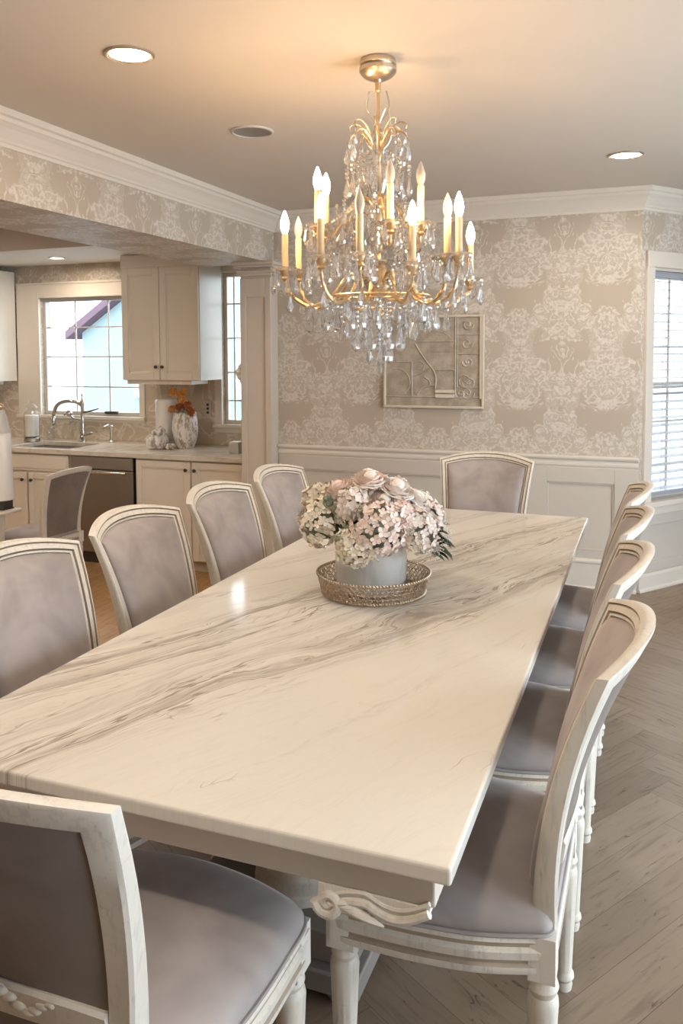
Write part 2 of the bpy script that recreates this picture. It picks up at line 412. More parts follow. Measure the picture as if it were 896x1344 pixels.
# ------------------------------------------------------------------ room shell
XH=-2.65;YB=5.61;CL=2.60;KF=-.195;KW=6.40;XR=2.4;YR=-3.5;BX,BY=-.07,5.61
BD=Vector((.6,.8));BL=1.5
BE=(BX+BD.x*BL,BY+BD.y*BL)
def wall_holes(x0,x1,z0,z1,holes):
    """rectangles (x0,x1,z0,z1) that tile a wall around its openings"""
    xs=sorted({x0,x1,*[h[0] for h in holes],*[h[1] for h in holes]});out=[]
    for a,b in zip(xs,xs[1:]):
        zs=[(z0,z1)]
        for h in holes:
            if h[0]<=a and h[1]>=b:
                zs=[q for z in zs for q in ((z[0],min(z[1],h[2])),(max(z[0],h[3]),z[1])) if q[1]-q[0]>1e-4]
        out+=[(a,b,p,q) for p,q in zs]
    return out
# floor: herringbone planks
def plank_floor(name,mat,polys,clip,z):
    bm=bmesh.new();uvl=bm.loops.layers.uv.new('UVMap');cl=bm.loops.layers.float_color.new('plank')
    for pts,uvs in polys:
        vs=[bm.verts.new((p[0],p[1],0)) for p in pts];fc=bm.faces.new(vs);q=(R.random(),R.random(),R.random(),1)
        for lp,u in zip(fc.loops,uvs): lp[uvl].uv=u;lp[cl]=q
    for co_,no in clip:
        bmesh.ops.bisect_plane(bm,geom=bm.verts[:]+bm.edges[:]+bm.faces[:],plane_co=co_,plane_no=no,clear_outer=True)
    bmesh.ops.recalc_face_normals(bm,faces=bm.faces[:])
    for fc in bm.faces:
        if fc.normal.z<0: fc.normal_flip()
    me=bpy.data.meshes.new(name);bm.to_mesh(me);bm.free();me.materials.append(mat)
    o=bpy.data.objects.new(name,me);COL.objects.link(o);o.location=(0,0,z);return struct(o)
def herring(L,w,ang,cx,cy_,rad):
    out=[];ca,sa=cos(ang),sin(ang);g=.0005
    N=int(rad/w)+2;Mx=int(rad/L)+2
    for i in range(-N,N):
        for j in range(-Mx,Mx):
            ox=w*i+L*j;oy=w*i-L*j
            for (x0,y0,x1,y1,hor) in ((ox,oy,ox+L,oy+w,True),(ox,oy+w,ox+w,oy+w+L,False)):
                if hypot2((x0+x1)/2,(y0+y1)/2)>rad: continue
                q=[(x0+g,y0+g),(x1-g,y0+g),(x1-g,y1-g),(x0+g,y1-g)]
                uv=[(a-x0,b-y0) if hor else (b-y0,a-x0) for a,b in q]
                out.append(([(cx+a*ca-b*sa,cy_+a*sa+b*ca) for a,b in q],uv))
    return out
def hypot2(a,b): return sqrt(a*a+b*b)
plank_floor('floor',M['oak'],herring(.70,.14,radians(58),-.1,1.8,6.2),[((XH,0,0),(-1,0,0)),((0,YR,0),(0,-1,0)),((XR,0,0),(1,0,0))],0)
b=MB();b.box(XH,XR,YR,7.0,-.40,-.003);struct(b.build('floor_base',M['dark']))
pl=[]
yy=YR
for i in range(40):
    x0=-7.6+i*.13;y=YR-R.random()
    while y<6.5:
        y1=y+1.2;pl.append(([(x0+.001,y+.001),(x0+.129,y+.001),(x0+.129,y1-.001),(x0+.001,y1-.001)],[(0,0),(0,.13),(1.2,.13),(1.2,0)]));y=y1
plank_floor('floor_kitchen',M['honey'],pl,[((XH,0,0),(1,0,0))],KF)
b=MB();b.box(-7.6,XH,YR,6.5,KF-.2,KF-.003);struct(b.build('floor_kitchen_base',M['dark']))
b=MB();b.box(-7.7,XR+.1,YR-.1,7.0,CL,CL+.1);struct(b.build('ceiling',M['ceil']))
b=MB();b.box(-7.6,-2.7,5.40,KW,2.412,CL,0);b.quad([(-7.6,5.40,2.411),(-7.6,KW,2.411),(-2.7,KW,2.411),(-2.7,5.40,2.411)],1)
struct(b.build('ceiling_kitchen_soffit',[M['wallpaint'],M['kceil']]))
# back wall: wallpaper above the rail, painted below
b=MB();b.box(-2.75,BX,YB,YB+.12,.84,CL,0);b.box(-2.75,BX,YB,YB+.12,KF,.84,1)
struct(b.build('wall_back',[M['wallpaper'],M['lower']]))
# header over the opening to the kitchen
b=MB();b.box(XH-.60,XH,YR,YB-.001,2.236,CL);struct(b.build('wall_left_header',M['wallpaper']))
# pilaster that carries it
b=MB()
b.box(-2.872,-2.622,5.497,5.609,KF,2.236)
b.box(-2.872,-2.825,5.483,5.497,0,2.12);b.box(-2.67,-2.622,5.483,5.497,0,2.12);b.box(-2.825,-2.67,5.483,5.497,1.98,2.12);b.box(-2.825,-2.67,5.483,5.497,0,.25)
for k,(p,z0,z1) in enumerate(((.012,2.135,2.155),(.02,2.155,2.175),(.034,2.195,2.212),(.045,2.212,2.2355))):
    b.box(-2.872-p,-2.622+p,5.483-p,5.609,z0,z1)
struct(b.build('trim_pilaster',M['wallpaint'],bevel=.004))
# kitchen walls
kholes=[(-5.50,-4.385,.985,2.10),(-3.53,-3.20,.945,2.27)]
b=MB()
for x0,x1,z0,z1 in wall_holes(-7.6,-2.65,KF,CL,kholes): b.box(x0,x1,KW,KW+.14,z0,z1,0)
struct(b.build('wall_kitchen_back',M['wallpaper']))
b=MB()
for x0,x1,z0,z1 in wall_holes(-6.2,-2.76,.76,1.42,kholes+[(-5.765,-4.325,.93,2.25),(-3.60,-3.13,.88,2.35)]): b.box(x0,x1,KW-.012,KW,z0,z1,0)
struct(b.build('trim_backsplash',M['splash']))
b=MB();b.box(-2.755,-2.65,YB+.12,KW+.14,KF,CL);struct(b.build('wall_kitchen_right',M['wallpaint']))
b=MB();b.box(-7.7,-7.6,YR-.1,KW+.14,KF-.2,CL);struct(b.build('wall_left',M['wallpaint']))
# bay wall, running away from the corner
def bay(s,off,z): return (BX+BD.x*s+BD.y*off,BY+BD.y*s-BD.x*off,z)     # off > 0 into the room
def baybox(mb,s0,s1,o0,o1,z0,z1,m=0):
    c=bay((s0+s1)/2,(o0+o1)/2,(z0+z1)/2)
    mb.obox(c,Vector((BD.x,BD.y,0))*abs(s1-s0)/2,Vector((BD.y,-BD.x,0))*abs(o1-o0)/2,Vector((0,0,abs(z1-z0)/2)),m)
b=MB()
BH=(.10,.92,.585,2.115)
for s0,s1,z0,z1 in wall_holes(0,BL,0,CL,[BH]):
    if z1<=.585: baybox(b,s0,s1,0,-.12,z0,z1,1)
    else: baybox(b,s0,s1,0,-.12,z0,z1,0)
struct(b.build('wall_bay',[M['wallpaper'],M['lower']]))
b=MB();b.box(BE[0]-.05,XR+.1,BE[1],BE[1]+.12,0,CL);struct(b.build('wall_bay_front',M['wallpaper']))
b=MB()
for y0,y1,z0,z1 in wall_holes(YR,7.0,0,CL,[(.2,4.4,.08,2.25)]): b.box(XR,XR+.1,y0,y1,z0,z1)
struct(b.build('wall_right',M['wallpaint']))
b=MB()
for x0,x1,z0,z1 in wall_holes(-7.6,XR,KF,CL,[]): b.box(x0,x1,YR-.1,YR,z0,z1)
struct(b.build('wall_rear',M['wallpaint']))

# crown moulding
prof=[(0,2.462),(.010,2.462),(.012,2.478),(.020,2.482),(.024,2.492),(.036,2.506),(.056,2.532),(.074,2.548),(.080,2.550),(.082,2.568),(.098,2.572),(.102,2.5995),(0,2.5995)]
b=MB();b.sweep([(XH,YR),(XH,YB),(BX,YB),BE],prof);struct(b.build('trim_crown',M['trim'],bevel=.0015,seg=1))
# chair rail
rp=[(0,.800),(.010,.800),(.014,.815),(.022,.820),(.024,.838),(.018,.846),(.020,.856),(.036,.864),(.040,.878),(.036,.886),(0,.886)]
b=MB();b.sweep([(-2.618,YB),(BX,YB)],rp);struct(b.build('trim_chair_rail',M['trim'],bevel=.0015,seg=1))
# wainscot frames + panels
b=MB();y0=YB-.016
zt,zb=.705,.255
for p in ((-2.615,-2.50,.0,.805),(-.790,-.648,.0,.805),(-.216,BX,.0,.805),(-2.5,-.79,zt,.805),(-2.5,-.79,.0,zb),(-.648,-.216,zt,.805),(-.648,-.216,0,zb)):
    b.box(p[0],p[1],y0,YB,p[2],p[3])
for x0,x1 in ((-2.5,-.79),(-.648,-.216)):
    for q in ((x0,x1,zt-.012,zt),(x0,x1,zb,zb+.012),(x0,x0+.012,zb,zt),(x1-.012,x1,zb,zt)): b.box(q[0],q[1],YB-.010,YB,q[2],q[3])
struct(b.build('trim_wainscot',M['lower'],bevel=.003))
b=MB();b.sweep([(-2.618,YB-.016),(BX,YB-.016)],[(0,.0),(.030,.0),(.030,.016),(.020,.024),(.018,.175),(.024,.180),(.024,.192),(.014,.205),(0,.205)])
struct(b.build('baseboard_back',M['trim'],bevel=.0015,seg=1))
b=MB();b.sweep([(BX,BY),BE],[(0,0),(.028,0),(.028,.014),(.018,.022),(.018,.10),(.012,.118),(0,.122)])
struct(b.build('baseboard_bay',M['trim'],bevel=.0015,seg=1))
# bay wainscot
b=MB()
baybox(b,0,BL,0,.014,.43,.54);baybox(b,0,.10,0,.014,.12,.43);baybox(b,.92,1.02,0,.014,.12,.43);baybox(b,.10,.92,0,.014,.12,.19)
struct(b.build('trim_bay_wainscot',M['lower'],bevel=.003))

# ---- bay window: casing, sash, glass, blind
b=MB()
baybox(b,.030,.105,0,.022,.56,2.205);baybox(b,.915,.99,0,.022,.56,2.205);baybox(b,.030,.99,0,.026,2.108,2.212)
baybox(b,.0,1.02,0,.05,.556,.590);baybox(b,.02,1.0,0,.018,.50,.556)
baybox(b,.105,.125,-.12,0,.59,2.11);baybox(b,.895,.915,-.12,0,.59,2.11);baybox(b,.105,.915,-.12,0,2.09,2.11)
struct(b.build('window_1',M['trim'],bevel=.003))
b=MB()
for q in ((.125,.165,.59,2.09),(.855,.895,.59,2.09),(.125,.895,.59,.635),(.125,.895,2.045,2.09),(.125,.895,1.32,1.365)): baybox(b,q[0],q[1],-.10,-.07,q[2],q[3])
for z in (1.60,1.82,.86,1.10): baybox(b,.165,.855,-.09,-.08,z-.007,z+.007)
for s in (.395,.625): baybox(b,s-.007,s+.007,-.09,-.08,.635,2.045)
baybox(b,.16,.86,-.087,-.083,.63,2.05,1)
struct(b.build('window_1_sash',[M['trim'],M['glass']]))
bl=thing('window_blind','white slatted blind hanging in the window right of the wall corner','blind',bay(.51,-.035,2.09))
og=bl.location
b=MB();baybox(b,.130,.890,-.055,-.015,2.05,2.088);b.build('headrail',M['blind'],bl,og,bevel=.003)
z=2.025
while z>.66:
    b=MB();tilt=-.24
    c=Vector(bay(.51,-.035,z));ax=Vector((BD.x,BD.y,0))*.375;n=Vector((BD.y,-BD.x,0))
    b.obox(c,ax,(n*cos(tilt)+Vector((0,0,sin(tilt))))*.019,(Vector((0,0,cos(tilt)))-n*sin(tilt))*.0014)
    b.build('slat',M['blind'],bl,og);z-=.0525
b=MB();baybox(b,.135,.885,-.05,-.02,.615,.640);b.build('bottom_rail',M['blind'],bl,og,bevel=.003)
for s in (.24,.51,.78):
    b=MB();b.tube([bay(s,-.010,2.05),bay(s,-.010,.62)],.0012,5);b.build('ladder_cord',M['blind'],bl,og)

# ---- kitchen windows
def kwindow(n,x0,x1,z0,z1,cx0,cx1,cz0,cz1,cols,rows,sash='greyplate'):
    b=MB()
    b.box(cx0,x0,KW-.024,KW,cz0,cz1);b.box(x1,cx1,KW-.024,KW,cz0,cz1);b.box(x0,x1,KW-.024,KW,z1,cz1);b.box(x0,x1,KW-.024,KW,cz0,z0)
    b.box(cx0,cx1,KW-.034,KW,cz1-.02,cz1);b.box(cx0-.01,cx1+.01,KW-.05,KW+.0,z0-.03,z0)
    struct(b.build('window_%d'%n,M['trim'],bevel=.003))
    b=MB()
    for q in ((x0,x0+.03,z0,z1),(x1-.03,x1,z0,z1),(x0+.03,x1-.03,z0,z0+.035),(x0+.03,x1-.03,z1-.035,z1)): b.box(q[0],q[1],KW+.04,KW+.08,q[2],q[3],0)
    for x in cols: b.box(x-.006,x+.006,KW+.055,KW+.068,z0+.03,z1-.03,0)
    for z in rows: b.box(x0+.03,x1-.03,KW+.056,KW+.067,z-.006,z+.006,0)
    b.box(x0+.025,x1-.025,KW+.060,KW+.063,z0+.03,z1-.03,1)
    struct(b.build('window_%d_sash'%n,[M[sash],M['glass']]))
kwindow(2,-5.50,-4.385,.985,2.10,-5.765,-4.325,.93,2.245,(-5.137,-4.76),(1.82,1.54,1.255))
kwindow(3,-3.53,-3.20,.945,2.27,-3.60,-3.13,.87,2.34,(-3.44,),(2.0,1.70,1.40,1.15),'trim')
b=MB();b.box(-4.80,-4.66,KW+.02,KW+.05,1.005,1.03);tag(b.build('window_latch',M['dark'],None,(-4.73,KW+.03,1.005),bevel=.004),'small dark latch on the kitchen window bottom rail','latch')

# ------------------------------------------------------------------ outside
b=MB();b.box(-40,30,6.9,60,-1.2,-1.0);struct(b.build('ground_outside',M['snow']))
nh=thing('house','pale teal sided neighbour house with mauve roof outside the kitchen window','house',(-11.5,17.5,-1.0))
o_=(-11.5,17.5,-1.0)
b=MB()
x0,x1,yf,yk=-12.15,-5.5,15.5,20
b.box(x0,x1,yf,yk,-1,2.05)
xm=(x0+x1)/2
b.loft([[(x0,yf,2.05),(x1,yf,2.05),(xm,yf,4.2)],[(x0,yk,2.05),(x1,yk,2.05),(xm,yk,4.2)]],True,True,True,0,False)
b.build('siding_body',M['siding'],nh,o_)
b=MB()
for sgn in (-1,1):
    e=xm+sgn*(x1-x0)/2*1.07
    b.loft([[(e,yf-.3,1.90),(xm,yf-.3,4.22),(xm,yf-.3,4.40),(e,yf-.3,2.08)],[(e,yk+.3,1.90),(xm,yk+.3,4.22),(xm,yk+.3,4.40),(e,yk+.3,2.08)]],True,True,True,0,False)
b.build('roof',M['roof'],nh,o_)
for a_,c__ in ((-10.75,-9.75),(-8.2,-7.3)):
    b=MB();b.box(a_,c__,yf-.05,yf+.02,.6,2.0);wf=b.build('window_frame',M['white'],nh,o_)
    b=MB();b.box(a_+.1,c__-.1,yf-.07,yf-.05,.7,1.9);b.build('window_pane',M['greyplate'],wf,o_)
# ------------------------------------------------------------------ ceiling fittings
def downlight(x,y,z,label,r=.085,group=None):
    t=thing('recessed_downlight',label,'ceiling light',(x,y,z),0,group)
    b=MB();b.lathe([(r,0),(r,-.006),(r*.92,-.010),(r*.80,-.004),(r*.78,0)],32,(x,y,z));b.build('trim_ring',M['silver'],t,(x,y,z))
    b=MB();b.lathe([(.002,-.0025),(r*.78,-.0025),(r*.78,-.001),(.002,-.001)],32,(x,y,z));b.build('lens',M['can'],t,(x,y,z))
downlight(-1.708,2.466,CL,'lit round recessed light at the upper left of the dining ceiling')
downlight(-.148,4.638,CL,'lit round recessed light near the right corner of the dining ceiling',.09)
downlight(-4.90,5.93,2.411,'small lit recessed light over the kitchen window',.07)
for x,y in ((-.15,.3),(-1.7,.3)): downlight(x,y,CL,'added unseen round fill light in the dining ceiling behind the viewpoint',group='added dining fill lights behind the viewpoint')  # unseen lights added to fill the dining room from above
for x,y in ((-4.4,1.2),(-4.4,3.0),(-3.7,3.4),(-5.6,4.4),(-5.6,3.0)): downlight(x,y,CL,'added unseen round fill light in the kitchen ceiling hidden by the header',group='added kitchen fill lights behind the header')  # unseen lights added behind the header to brighten the kitchen
sp=thing('ceiling_speaker','flat round grey speaker grille set in the ceiling left of the chandelier','speaker',(-1.762,3.506,CL))
b=MB();b.lathe([(.10,0),(.10,-.006),(.092,-.009),(.088,-.006),(.088,0)],36,(-1.762,3.506,CL));b.build('rim',M['greyplate'],sp,(-1.762,3.506,CL))
b=MB();b.lathe([(.001,-.008),(.05,-.0075),(.088,-.005),(.088,0),(.001,0)],36,(-1.762,3.506,CL));b.build('grille',M['steel'],sp,(-1.762,3.506,CL))
# ------------------------------------------------------------------ dining table
TX0,TX1,TY0,TY1,TZ=-1.421,-.2795,1.218,4.140,.76
TC=((TX0+TX1)/2,(TY0+TY1)/2)
def table():
    t=thing('dining_table','long dining table with a glossy white marble top veined in grey','table',(TC[0],TC[1],0))
    og=(TC[0],TC[1],0)
    b=MB();b.box(TX0,TX1,TY0,TY1,TZ-.031,TZ)
    # the marble is shaded in room coordinates, so this mesh keeps its own world origin
    o=b.build('tabletop',M['marble'],None,(0,0,0),bevel=.006,seg=3);o.parent=t;o.location=(-og[0],-og[1],0)
    b=MB();i=.034;z0=.664;z1=TZ-.031
    b.box(TX0+i,TX1-i,TY0+i,TY0+i+.03,z0,z1);b.box(TX0+i,TX1-i,TY1-i-.03,TY1-i,z0,z1)
    b.box(TX0+i,TX0+i+.03,TY0+i+.03,TY1-i-.03,z0,z1);b.box(TX1-i-.03,TX1-i,TY0+i+.03,TY1-i-.03,z0,z1)
    b.build('apron',M['apron'],t,og,bevel=.004)
    # carved scroll brackets under both near corners
    for sg,xe in ((1,TX1-i),(-1,TX0+i)):
        b=MB();top=[];bot=[];n=26
        for k in range(n+1):
            u=k/n;x=xe-sg*(.008+.195*u)
            top.append((x,z0+.001))
            zz=z0-.012-.034*sin(pi*min(1,u*1.15))**.8 if u<.62 else z0-.012-.034*sin(pi*min(1,.62*1.15))**.8-0.0*u
            e=max(0,(u-.55)/.45)
            zz=z0-.010-.024*sin(pi*min(u,.55)/.62)-.030*e*e
            bot.append((x,zz))
        lo=[(x,TY0+.036,z) for x,z in top];
        for (dy,ins) in ((0,0),(.022,0)):
            pass
        A=[[(x,TY0+.030,z) for (x,z) in (top[k],bot[k])]+[(x,TY0+.060,z) for (x,z) in (bot[k],top[k])] for k in range(n+1)]
        b.loft(A,True,True,True,0,False)
        # moulded lip and the scroll end
        b.tube([(x,TY0+.028,z+.004) for x,z in bot],.0075,8)
        b.tube([(x,TY0+.030,z+.020) for x,z in bot],.004,6)
        xs,zs=bot[-1]
        sp_=[(xs+sg*.020+ (.024*(1-k/22))*cos(sg*1.0*(k/22*3.4*pi)+ (pi if sg>0 else 0)),TY0+.026,zs+.022+(.024*(1-k/22))*sin(sg*-1.0*(k/22*3.4*pi))) for k in range(22)]
        b.tube(sp_,[.010*(1-.5*k/22) for k in range(22)],8)
        b.ball((xs+sg*.020,TY0+.030,zs+.022),.012,10,8,sc=(1,.7,1))
        for q_ in range(5):
            a_=q_*.5-.4;b.tube(catmull([(xs+sg*.028,TY0+.030,zs+.020),(xs+sg*(.045+.01*q_),TY0+.024,zs+.028-.004*q_),(xs+sg*(.070+.012*q_),TY0+.028,zs+.030-.007*q_)],4),[.006,.0065,.007,.007,.0065,.0055,.004,.003,.0015],6)
        b.build('scroll_bracket',M['chairpaint'],t,og)
    for yc in (1.93,3.43):
        b=MB()
        b.lathe([(.16,.62),(.16,.585),(.12,.565),(.10,.53),(.13,.47),(.15,.40),(.13,.32),(.085,.25),(.09,.22),(.12,.20),(.12,.17)],28,(TC[0],yc,0))
        b.box(TC[0]-.30,TC[0]+.30,yc-.30,yc+.30,.62,.664)
        b.build('pedestal_column',M['chairpaint'],t,og,bevel=.003)
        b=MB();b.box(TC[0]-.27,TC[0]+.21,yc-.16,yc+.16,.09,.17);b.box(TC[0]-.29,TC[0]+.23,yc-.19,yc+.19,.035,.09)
        for sx in (-.23,.17):
            for sy in (-.13,.13): b.lathe([(.030,.035),(.042,.03),(.046,.015),(.036,0)],16,(TC[0]+sx,yc+sy,0))
        b.build('pedestal_plinth',M['plinth'],t,og,bevel=.006)
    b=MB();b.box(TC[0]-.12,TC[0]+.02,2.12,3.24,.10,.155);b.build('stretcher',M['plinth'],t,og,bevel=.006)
    return t
table()

# ------------------------------------------------------------------ dining chairs (front faces local +Y)
def hwid(z): 
    k=max(0,(z-.44)/.54);return .212+.050*k**1.4
def bpos(X,Z,d):
    hw=hwid(Z);u=max(-1.15,min(1.15,X/hw))
    bul=.062*max(0,min(1,(Z-.45)/.5))*(1-u*u)
    return (X,-(.177+.44*(Z-.467)**2*(1 if Z>.467 else 0))-bul+d,Z)
def offset_poly(P,d):
    n=len(P);out=[]
    for i in range(n):
        a,b_,c=Vector(P[i-1]),Vector(P[i]),Vector(P[(i+1)%n])
        d1=(b_-a).normalized();d2=(c-b_).normalized()
        n1=Vector((d1.y,-d1.x));n2=Vector((d2.y,-d2.x))
        mm=n1+n2;mm=mm/max(.35,mm.dot(n1)) if mm.length>1e-6 else n1
        out.append(tuple(b_+mm*d))
    return out
def make_chair(name,label,group):
    t=thing(name,label,'chair',(0,0,0),0,group)
    # seat outline, clockwise from rear left
    half=[(-.10,-.217),(-.19,-.216),(-.228,-.207),(-.244,-.17),(-.274,-.07),(-.287,.04),(-.289,.14),(-.288,.195),(-.276,.222),(-.245,.240),(-.16,.266),(-.07,.281),(0,.285)]
    pts=half+[(-x,y) for x,y in reversed(half[:-1])]
    OUT=[(p.x,p.y) for p in catmull([(x,y,0) for x,y in pts],4,True)]
    def rs(k,z): return [(x*k,y*k,z) for x,y in OUT]
    def ring(d,z): return [(x,y,z) for x,y in offset_poly(OUT,d)]
    b=MB()
    b.loft([rs(.86,.362),ring(.0,.362),ring(-.003,.368),ring(-.003,.378),ring(.003,.383),ring(.003,.388),ring(-.004,.394),ring(-.006,.410),ring(.001,.417),ring(.001,.422),ring(-.003,.428),ring(.0,.437),rs(.965,.440),rs(.86,.440)],True,True,True,ml=[0,0,0,1,1,1,0,0,1,1,0,0,0])
    b.build('seat_frame',[M['chairpaint'],M['glaze']],t)
    b=MB();lo=[rs(.97,.436),rs(.997,.446),rs(.997,.456),rs(.965,.470),rs(.91,.480)]
    base=rs(.91,.480)
    for k,z in ((.86,.489),(.70,.496),(.5,.501),(.28,.503),(.06,.504)): lo.append([(x*k,y*k,z) for x,y,_ in base])
    b.loft(lo,True,False,True);b.build('seat',M['velvet'],t,angle=60)
    b=MB();b.tube(ring(-.001,.441),.0042,6,closed=True);b.build('seat_piping',M['velvet'],t)
    flute=lambda a,z: 1-.07*abs(cos(6*a))**3 if .05<z<.27 else 1
    for sx in (-1,1):
        b=MB();x,y=sx*.256,.203
        b.box(x-.030,x+.030,y-.030,y+.030,.345,.438)
        b.box(x-.020,x+.020,y+.029,y+.034,.358,.425);b.box(x+sx*.029,x+sx*.034,y-.020,y+.020,.358,.425)
        pr=[(.022,.346),(.026,.336),(.029,.326),(.026,.318),(.024,.314),(.029,.306),(.031,.296),(.030,.285),(.0295,.27),(.027,.20),(.0235,.12),(.0205,.05),(.021,.046),(.025,.040),(.026,.032),(.022,.026),(.020,.022),(.022,.012),(.020,0)]
        b.lathe(pr,36,(x,y,0),rf=flute);b.build('front_leg',M['chairpaint'],t,bevel=0,angle=30)
    for sx in (-1,1):
        b=MB();x,y=sx*.215,-.196
        pr=[(.024,.352),(.028,.342),(.031,.330),(.028,.320),(.026,.315),(.030,.306),(.031,.294),(.0295,.27),(.027,.20),(.0235,.12),(.0205,.05),(.021,.046),(.025,.040),(.026,.032),(.022,.026),(.020,.022),(.022,.012),(.020,0)]
        b.lathe(pr,36,(x,y,0),rf=flute);b.box(x-.027,x+.027,y-.026,y+.026,.35,.44);b.build('rear_leg',M['chairpaint'],t,angle=30)
    # back frame polygon in (X, Z), clockwise seen from the front
    HT=.262;ZT=.972
    def polyd(d):
        top=lambda x:ZT+.040*(1-abs(x/HT)**2.2)-d
        xc=HT-d;zc_=top(xc);z0=.40+d;o=[]
        for k in range(12): z=lerp(z0,zc_,k/12);o.append((-(hwid(z+d*.9)-d),z))
        for k in range(19): x=xc*(-1+2*k/18);o.append((x,top(x)))
        for k in range(11,-1,-1): z=lerp(z0,zc_,k/12);o.append((hwid(z+d*.9)-d,z))
        xb=hwid(z0+d*.9)-d
        for k in range(1,9): o.append((lerp(xb,-xb,k/9),z0))
        return o
    def L(d,dep,th=0): return [bpos(X,Z,dep+th*(1-max(0,min(1,(Z-.45)/.55))*.45)) for X,Z in polyd(d)]
    b=MB()
    prof=[(.000,0,-.040),(.000,-.006,0),(.003,.000,0),(.010,.004,0),(.0125,-.003,0),(.0155,.002,0),(.030,.004,0),(.0325,-.006,0),(.036,.001,0),(.042,-.001,0),(.047,-.012,0),(.047,0,-.034),(.044,0,-.040),(.006,0,-.045)]
    b.loft([L(*p) for p in prof],True,False,False,0,True,wrap=True,ml=[0,0,0,1,1,0,1,1,0,1,0,1,0,0])
    fr=b.build('back_frame',[M['chairpaint'],M['glaze']],t,angle=28)
    # upholstered inside back
    inn=polyd(.0445);cx,cz=0,.70
    def tp(Z): return 1-max(0,min(1,(Z-.45)/.55))*.45
    def S(k,dep,th=0): return [bpos(cx+(X-cx)*k,cz+(Z-cz)*k,dep+th*tp(cz+(Z-cz)*k)) for X,Z in inn]
    b=MB();b.loft([S(1,-.010),S(.995,-.001),S(.97,.009),S(.92,.017),S(.80,.024),S(.6,.028),S(.35,.030),S(.1,.030)],True,False,True)
    b.build('backrest',M['velvet'],t,angle=70)
    b=MB();b.loft([S(1.0,0,-.033),S(.96,0,-.035),S(.5,0,-.037),S(.1,0,-.037)],True,False,True);b.build('back_panel',M['linen'],t,angle=70)
    # rear cross rail with a carved spray
    b=MB();n=16;lp=[]
    for k in range(n+1):
        u=-1+2*k/n;X=u*.178;arch=.018*(1-u*u)
        lp.append([bpos(X,z+arch*s,d) for z,d,s in ((.555,-.026,0),(.602,-.026,1),(.604,-.036,1),(.598,-.042,1),(.561,-.042,0),(.555,-.036,0))])
    b.loft(lp,True,True,True,0,False)
    for k in range(13):
        u=-1+2*k/12;c=bpos(u*.09,.590+.014*cos(u*pi*2)+.006*(1-u*u),-.043);b.ball(c,.012*(1-.5*abs(u)),10,6,sc=(1.6,.5,.8))
    b.build('back_rail',M['chairpaint'],t,angle=35)
    return t
chair0=make_chair('dining_chair','','dining chairs with mauve-grey velvet and cream frames')
used=[False]
def chair(x,y,rz,label,z=0,scale=1):
    c=chair0 if not used[0] else copy_tree(chair0)
    used[0]=True;c.location=(x,y,z);c.rotation_euler=(0,0,rz);c.scale=(scale,)*3;c['label']=label;return c
RT,LT=radians(90),radians(-90)
RX=-.375
chair(RX,1.795,RT,'velvet dining chair on the right of the table, nearest of the right-hand row')
chair(RX,2.45,RT,'second velvet dining chair from the front along the right side of the marble table')
chair(RX,3.055,RT,'third velvet dining chair from the front along the right side of the marble table')
chair(RX,3.66,RT,'farthest velvet dining chair along the right side of the table, beside the blind window')
LX=-1.405
chair(LX,1.865,LT,'nearest velvet dining chair on the left side of the table, cut by the photo edge')
chair(LX,2.46,LT,'second velvet dining chair from the front on the left side, before the dishwasher')
chair(LX,3.065,LT,'third velvet dining chair from the front on the left side, before the kitchen base cabinets')
chair(LX,3.66,LT,'farthest velvet dining chair on the left side, in front of the wall pilaster')
chair(-.850,4.22,radians(180),'velvet dining chair at the far head of the table against the wainscot')
nc=chair(-.906,1.200,0,'velvet dining chair at the near head of the table seen from behind');nc.scale=(1,1.10,1)
kc=chair(-4.29,4.95,radians(87),'taupe-backed dining chair standing alone in the kitchen before the sink cabinet',KF,.92)
for ch in list(kc.children):
    if ch.name.startswith('back_rail'): bpy.data.objects.remove(ch)

